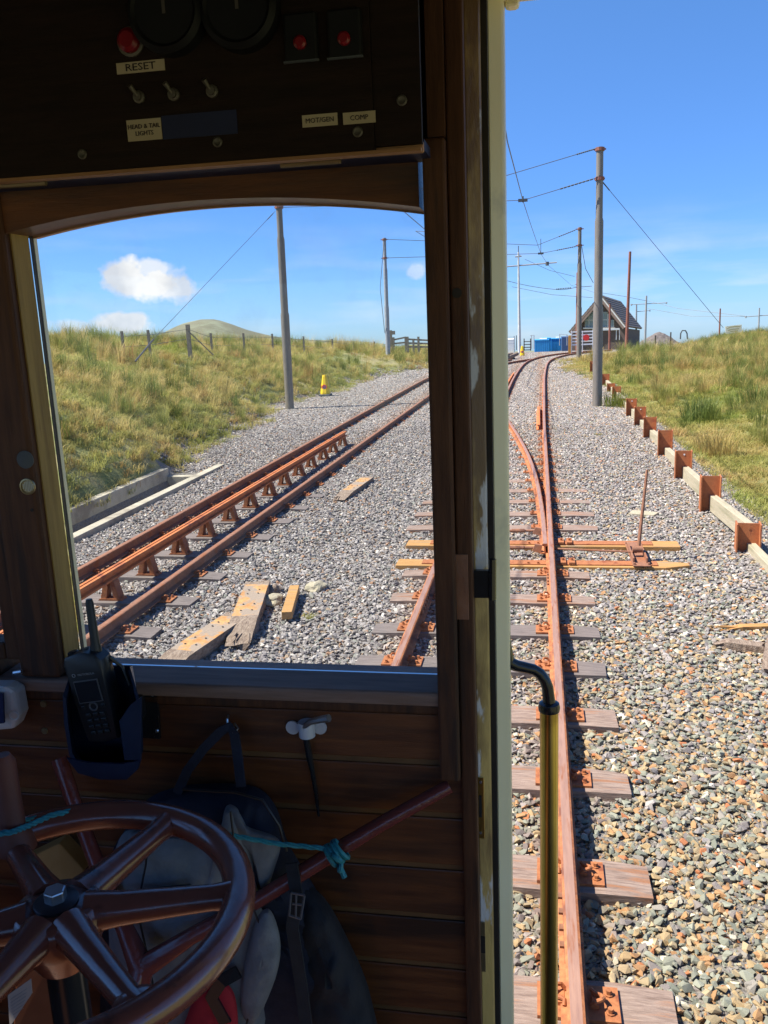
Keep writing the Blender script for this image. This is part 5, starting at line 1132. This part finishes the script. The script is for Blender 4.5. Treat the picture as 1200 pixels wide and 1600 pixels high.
b.prism([q(222, 1088, fr_), q(205, 1100, fr_-.001), q(188, 1125, fr_-.001), q(196, 1186, fr_-.001), q(221, 1186, fr_)], (0, -.003, 0))
part(b, 'radio_holder', m_holster)
# pipe clip with lever
pc = part(MB().lathe(at(480, 1150, Y=1.175), (0, 0, 1), [(.0125, 0), (.0125, .024)], 20), 'pipe_clip', m_plasticwhite, smooth=True)
for x in (458, 500): MB().lathe(at(x, 1136, Y=1.188), (0, -1, 0), [(.011, 0), (.011, .003)], 16).build('clip_lug', m_plasticwhite, pc, smooth=True)
MB().tube([at(473, 1137, Y=1.168), at(485, 1128, Y=1.16), at(502, 1124, Y=1.155), at(514, 1122, Y=1.15)], .005, 8, rs=[.004, .005, .0055, .006]).build('small_lever', m_steel, pc, smooth=True)
wire_pts = [at(478, 1152, Y=1.175), at(483, 1180, Y=1.178), at(488, 1205, Y=1.18), at(493, 1235, Y=1.182), at(498, 1275, Y=1.184)]
part(MB().tube(wire_pts, .004, 8, rs=[.005, .0055, .004, .0035, .002]), 'hanging_sleeve', m_black)
part(MB().tube([at(357, 1118, Y=1.188), at(355, 1124, Y=1.17), at(356, 1140, Y=1.165), at(366, 1146, Y=1.163), at(372, 1138, Y=1.165), at(366, 1130, Y=1.17)], .0018, 6), 'coat_hook', m_steel)

# radio (a thing of its own, resting in the holder)
rd = thing('handheld_radio', at(160, 1150, Y=1.10), 'black handheld two way radio with stub antenna standing in the blue black holder', 'radio')
rx = (at(175, 1032, Y=1.09)-at(118, 1040, Y=1.09)).normalized(); rz = (at(140, 990, Y=1.10)-at(170, 1150, Y=1.10)).normalized(); rz = (rz-rx*rz.dot(rx)).normalized(); ry = rz.cross(rx)  # ry points away from the viewer
ry = rx.cross(rz)*-1
if ry.y < 0: ry = -ry
rc = at(150, 1085, Y=1.105)
def rl(x, z, y=0): return rc+rx*x+rz*z+ry*y
b = MB(); prof = [(-.026, -.068), (-.029, -.03), (-.030, .03), (-.031, .055), (-.026, .066), (0, .071), (.022, .066), (.031, .055), (.030, .03), (.028, -.03), (.024, -.068), (0, -.072)]
vs = []
n = len(prof)
for y, k in ((-.014, .93), (-.011, 1.0), (.016, 1.0), (.020, .92)):
    for x, z in prof: vs.append(rl(x*k, z*k, y))
b._add(vs, [(i*n+k, i*n+(k+1) % n, (i+1)*n+(k+1) % n, (i+1)*n+k) for i in range(3) for k in range(n)]+[tuple(range(n))[::-1], tuple(range(3*n, 4*n))])
b.build('radio_body', m_rubber, rd, smooth=True)
fy = -.0145
sc = MB(); sc.obox(rl(-.001, .012, fy), rx*.0195, rz*.0175, ry*.0012); so = sc.build('screen_frame', m_screenrim, rd)
MB().obox(rl(-.001, .012, fy-.0009), rx*.0180, rz*.0160, ry*.0010).build('screen', m_screen, so)
for r_ in range(4):
    for c_ in range(3): MB().obox(rl((c_-1)*.0115, -.025-r_*.0095, fy), rx*.0043, rz*.0028, ry*.0018).build('key', m_rubber, rd, bevel=.001)
MB().torus(rl(0, -.0125, fy), ry, .0060, .0014, 20, 6).build('menu_key', m_screenrim, rd)
for s in (-1, 1): MB().obox(rl(s*.0165, -.0125, fy), rx*.0035, rz*.0030, ry*.0015).build('key', m_rubber, rd, bevel=.001)
am = Matrix((rx, rz, -ry)).transposed()
tx = text('MOTOROLA', .0048, m_inkpale, rd, rl(.003, .0385, fy-.0006), am.to_euler(), depth=.0001, name='brand_lettering')
MB().torus(rl(-.0175, .0385, fy), ry, .0024, .0006, 16, 5).build('logo_ring', m_inkpale, rd)
a0 = rl(.016, .062, .006); a1 = at(139, 936, Y=1.115)
MB().tube([a0, a0.lerp(a1, .12), a0.lerp(a1, .2), a0.lerp(a1, .93), a1], .006, 14, rs=[.0085, .0080, .0068, .0060, .0045]).build('antenna', m_rubber, rd, smooth=True)
b = MB(); b.lathe(rl(-.021, .058, .006), rz, [(.0085, 0), (.0085, .010), (.006, .012)], 12); b.lathe(rl(-.002, .063, .006), rz, [(.0065, 0), (.0065, .008)], 12); b.build('volume_knob', m_rubber, rd)
b = MB(); b.tube([rl(.030, .05, .014), rl(.040, .03, .022), rl(.045, .0, .02)], .003, 6); b.build('belt_clip', m_rubber, rd)

# rope
rp = thing('teal_rope', at(525, 1335, Y=1.10), 'teal twisted rope tied round the maroon rod and looped over the wheel handle', 'rope')
def twist(pts, r, nm):
    P_ = []; 
    for a, c in zip(pts, pts[1:]):
        for k in range(14): P_.append(a.lerp(c, k/14))
    P_.append(pts[-1]); b = MB()
    for s in range(3):
        q_ = []
        for i, p in enumerate(P_):
            d = (P_[min(i+1, len(P_)-1)]-P_[max(i-1, 0)]).normalized(); u = d.orthogonal().normalized(); u = (Vector((0, 0, 1))-d*d.z).normalized(); w = d.cross(u); t = i*.55+s*2.094
            q_.append(p+(u*math.cos(t)+w*math.sin(t))*r*.62)
        b.tube(q_, r*.58, 6)
    return b.build(nm, m_rope, rp, smooth=True)
kn = at(525, 1334, Y=1.105)
twist([at(-30, 1306, Y=.86), at(20, 1300, Y=.877), at(45, 1290, Y=.90), at(80, 1274, Y=.94), at(130, 1263, Y=.985), at(240, 1275, Y=1.03), at(345, 1302, Y=1.06), at(430, 1318, Y=1.08), at(510, 1326, Y=1.10), kn], .0034, 'rope_strand')
twist([at(-10, 1292, Y=.925), at(30, 1284, Y=.925), at(70, 1275, Y=.955), at(125, 1267, Y=.99)], .0030, 'rope_strand')
b = MB()
ax_ = (at(600, 1285, Y=1.14)-at(400, 1408, Y=1.08)).normalized()
for k in range(4): b.torus(kn+ax_*(.006*k-.009)+Vector((0, 0, .002)), (ax_+Vector((.15*(-1)**k, .1, .1))).normalized(), .0155, .0036, 24, 6)
b.torus(kn+Vector((.005, -.016, .004)), (.4, .5, .6), .008, .0038, 20, 6); b.torus(kn+Vector((.009, -.014, -.010)), (.9, .3, -.2), .007, .0036, 20, 6)
b.tube([kn+Vector((.008, -.014, -.01)), kn+Vector((.016, -.018, -.026))], .0042, 6); b.build('knot', m_rope, rp, smooth=True)

# backpack hanging on the hook
bpk = thing('backpack', at(355, 1250, Y=1.12), 'navy and grey backpack hanging by its loop from the coat hook', 'backpack')
def blob(name, outline, Y0, depth, mt, seed, sub=3, crease=0):
    """a stuffed panel: an outline (pixels) filled by rings swelling towards the viewer"""
    c = Vector((sum(x for x, _ in outline)/len(outline), sum(y for _, y in outline)/len(outline), 0)); b = MB(); n = len(outline); vs = []; rings = 12
    # resample outline smoothly
    pts_ = []
    for i in range(n):
        p0, p1, p2, p3 = [Vector((*outline[(i+k) % n], 0)) for k in (-1, 0, 1, 2)]
        for k in range(6):
            t = k/6; pts_.append(.5*((2*p1)+(-p0+p2)*t+(2*p0-5*p1+4*p2-p3)*t*t+(-p0+3*p1-3*p2+p3)*t**3))
    m = len(pts_)
    for r_ in range(rings):
        s = 1-r_/rings; dd = depth*math.sqrt(max(0, 1-s**2.6))
        for p in pts_:
            w = c+(p-c)*s; nz_ = noise.noise(Vector((w.x*.022+seed, w.y*.022, seed)))*.5+noise.noise(Vector((w.x*.06+seed, w.y*.05, seed)))*.3+abs(noise.noise(Vector((w.x*.035+w.y*.02+seed, w.y*.012, seed+4))))*.55
            vs.append(at(w.x, w.y, Y=Y0-dd-depth*.35*nz_*(1-s*.7)))
    fs = [(r_*m+k, r_*m+(k+1) % m, (r_+1)*m+(k+1) % m, (r_+1)*m+k) for r_ in range(rings-1) for k in range(m)]
    vs.append(at(c.x, c.y, Y=Y0-depth)); fs += [((rings-1)*m+k, (rings-1)*m+(k+1) % m, len(vs)-1) for k in range(m)]
    vs.append(at(c.x, c.y, Y=Y0)); fs += [((k+1) % m, k, len(vs)-1) for k in range(m)]
    b._add(vs, fs); return b.build(name, mt, bpk, smooth=True)
blob('main_bag', [(232, 1248), (285, 1228), (360, 1224), (405, 1232), (432, 1262), (452, 1320), (500, 1400), (540, 1480), (565, 1560), (575, 1680), (300, 1690), (170, 1660), (160, 1480), (170, 1350), (200, 1290)], 1.185, .085, m_navy, 1)
blob('side_pocket', [(455, 1390), (500, 1395), (545, 1470), (580, 1560), (590, 1680), (470, 1690), (450, 1540)], 1.175, .07, m_blacknylon, 5)
blob('front_panel', [(190, 1305), (240, 1300), (345, 1300), (352, 1262), (368, 1262), (392, 1310), (408, 1400), (432, 1470), (420, 1560), (380, 1690), (230, 1680), (180, 1560), (170, 1400)], 1.115, .045, m_greyfab, 9)
blob('shoulder_panel', [(352, 1262), (370, 1262), (385, 1290), (436, 1312), (428, 1360), (412, 1400), (392, 1340), (350, 1310)], 1.112, .022, m_greyfab, 12)
blob('lower_flap', [(395, 1450), (420, 1420), (438, 1470), (430, 1530), (395, 1600), (375, 1560)], 1.075, .02, m_greyfab, 15)
blob('red_patch', [(325, 1530), (362, 1545), (372, 1600), (365, 1660), (280, 1660), (295, 1580)], 1.065, .012, m_redfab, 19)
def strap(pts, w, name, mt, par=bpk):
    b = MB(); P_ = [Vector(p) for p in pts]; vs = []
    for i, p in enumerate(P_):
        d = (P_[min(i+1, len(P_)-1)]-P_[max(i-1, 0)]).normalized(); s = d.cross(Vector((0, 1, 0))).normalized()*w
        vs += [p-s, p+s, p+s+Vector((0, .004, 0)), p-s+Vector((0, .004, 0))]
    n = len(P_); b._add(vs, [(i*4+k, i*4+(k+1) % 4, (i+1)*4+(k+1) % 4, (i+1)*4+k) for i in range(n-1) for k in range(4)]+[(0, 1, 2, 3), tuple(range(4*n-4, 4*n))]); return b.build(name, mt, par)
strap([at(276, 1240, Y=1.15), at(292, 1205, Y=1.155), at(318, 1170, Y=1.16), at(345, 1143, Y=1.163), at(358, 1136, Y=1.163), at(366, 1150, Y=1.16), at(371, 1185, Y=1.155), at(376, 1230, Y=1.145)], .0075, 'hanging_loop', m_navy)
strap([at(352, 1600, Y=1.05), at(330, 1560, Y=1.05), at(345, 1535, Y=1.05), at(372, 1520, Y=1.06)], .010, 'lower_strap', m_black)
strap([at(455, 1350, Y=1.09), at(463, 1400, Y=1.075), at(456, 1450, Y=1.075), at(470, 1540, Y=1.08), at(480, 1620, Y=1.08)], .0095, 'side_strap', m_blacknylon)
b = MB()
for (x0, y0, x1, y1) in ((455, 1395, 476, 1399), (452, 1430, 470, 1436), (455, 1395, 452, 1430), (476, 1399, 470, 1436), (463, 1397, 462, 1433), (457, 1412, 472, 1414)): b.tube([at(x0, y0, Y=1.066), at(x1, y1, Y=1.066)], .0017, 6)
b.build('buckle', m_screenrim, bpk)
b = MB(); b.prism([at(188, 1390, Y=1.06), at(300, 1378, Y=1.055), at(305, 1394, Y=1.056), at(230, 1420, Y=1.06)], (0, -.012, 0)); b.build('zip_flap', m_rubber, bpk, bevel=.004)
for pp in ([(232, 1300), (228, 1350), (214, 1420), (232, 1500), (250, 1600)], [(360, 1268), (366, 1320), (384, 1390), (408, 1450), (404, 1540), (372, 1640)], [(262, 1306), (320, 1312), (352, 1330), (380, 1400)]):
    MB().tube([at(x, y, Y=1.066-.004*math.sin(k)) for k, (x, y) in enumerate(pp)], .0016, 5).build('piping', m_rubber, bpk, smooth=True)
MB().tube([at(x, y, Y=1.10) for x, y in ((285, 1233), (330, 1236), (368, 1238), (410, 1250), (436, 1290), (448, 1330))], .0022, 6).build('zip', m_rubber, bpk, smooth=True)

# small things at the lower left
o = thing('white_device', at(5, 1105, Y=1.14), 'white plastic device with dark blue back at the left edge under the sill', 'device')
b = MB(); b.prism([at(-40, 1072, Y=1.13), at(8, 1074, Y=1.13), at(24, 1080, Y=1.14), at(31, 1118, Y=1.15), at(22, 1140, Y=1.15), at(-40, 1146, Y=1.13)], (0, .03, 0)); b.build('casing', m_plasticwhite, o, bevel=.006)
MB().prism([at(-40, 1082, Y=1.125), at(4, 1084, Y=1.125), at(6, 1130, Y=1.125), at(-40, 1136, Y=1.125)], (0, .004, 0)).build('cover', m_bluetape, o)
MB().torus(at(22, 1118, Y=1.138), (0.2, -1, 0), .007, .001, 20, 5).build('embossed_ring', m_plasticwhite, o)
o = thing('paper_tag', at(30, 1560, Y=.98), 'pale printed paper tag hanging under the wheel at the left', 'tag')
b = MB(); b.prism([at(12, 1555, Y=.98), at(48, 1530, Y=.98), at(50, 1552, Y=.98), at(15, 1605, Y=.98)], (0, .0015, 0)); b.prism([at(-5, 1492, Y=.99), at(18, 1478, Y=.99), at(24, 1482, Y=.99), at(2, 1508, Y=.99)], (0, .0015, 0)); b.build('tag_card', m_labelpaper, o)
b = MB()
for k in range(6): a = at(16+k*.5, 1562+k*5, Y=.9795); c = at(42-k*1.0, 1545+k*6, Y=.9795); b.tube([a, c], .0003, 4)
b.build('print_lines', m_inkpale, o)
o = thing('sunlit_wall_wood', at(75, 1360, Y=1.13), 'yellowish plywood box corner behind the wheel spokes', 'box')  # sunlight on the wood wall, put in as an orange coloured panel
MB().prism([at(36, 1345, Y=1.12), at(92, 1318, Y=1.15), at(132, 1360, Y=1.15), at(100, 1395, Y=1.12), at(60, 1420, Y=1.1)], (0, .03, 0)).build('sunlit_panel', mat('sunlit_wood', (.42, .20, .05), (.52, .27, .08), 20, .6), o, bevel=.002)
MB().prism([at(30, 1425, Y=1.10), at(130, 1400, Y=1.12), at(120, 1620, Y=1.1), at(20, 1620, Y=1.08)], (0, .03, 0)).build('lower_board', mat('stained_board', (.16, .05, .02), (.2, .07, .03), 20, .5), o, bevel=.002)

# ------------------------------------------------------------------ turn from the gradient's frame into the level world
for o in COL.objects:
    if '_o' in o: del o['_o']
for o in list(COL.objects):
    if o.parent is None and o.type in ('MESH', 'EMPTY'):
        o.matrix_basis = GRADE @ o.matrix_basis
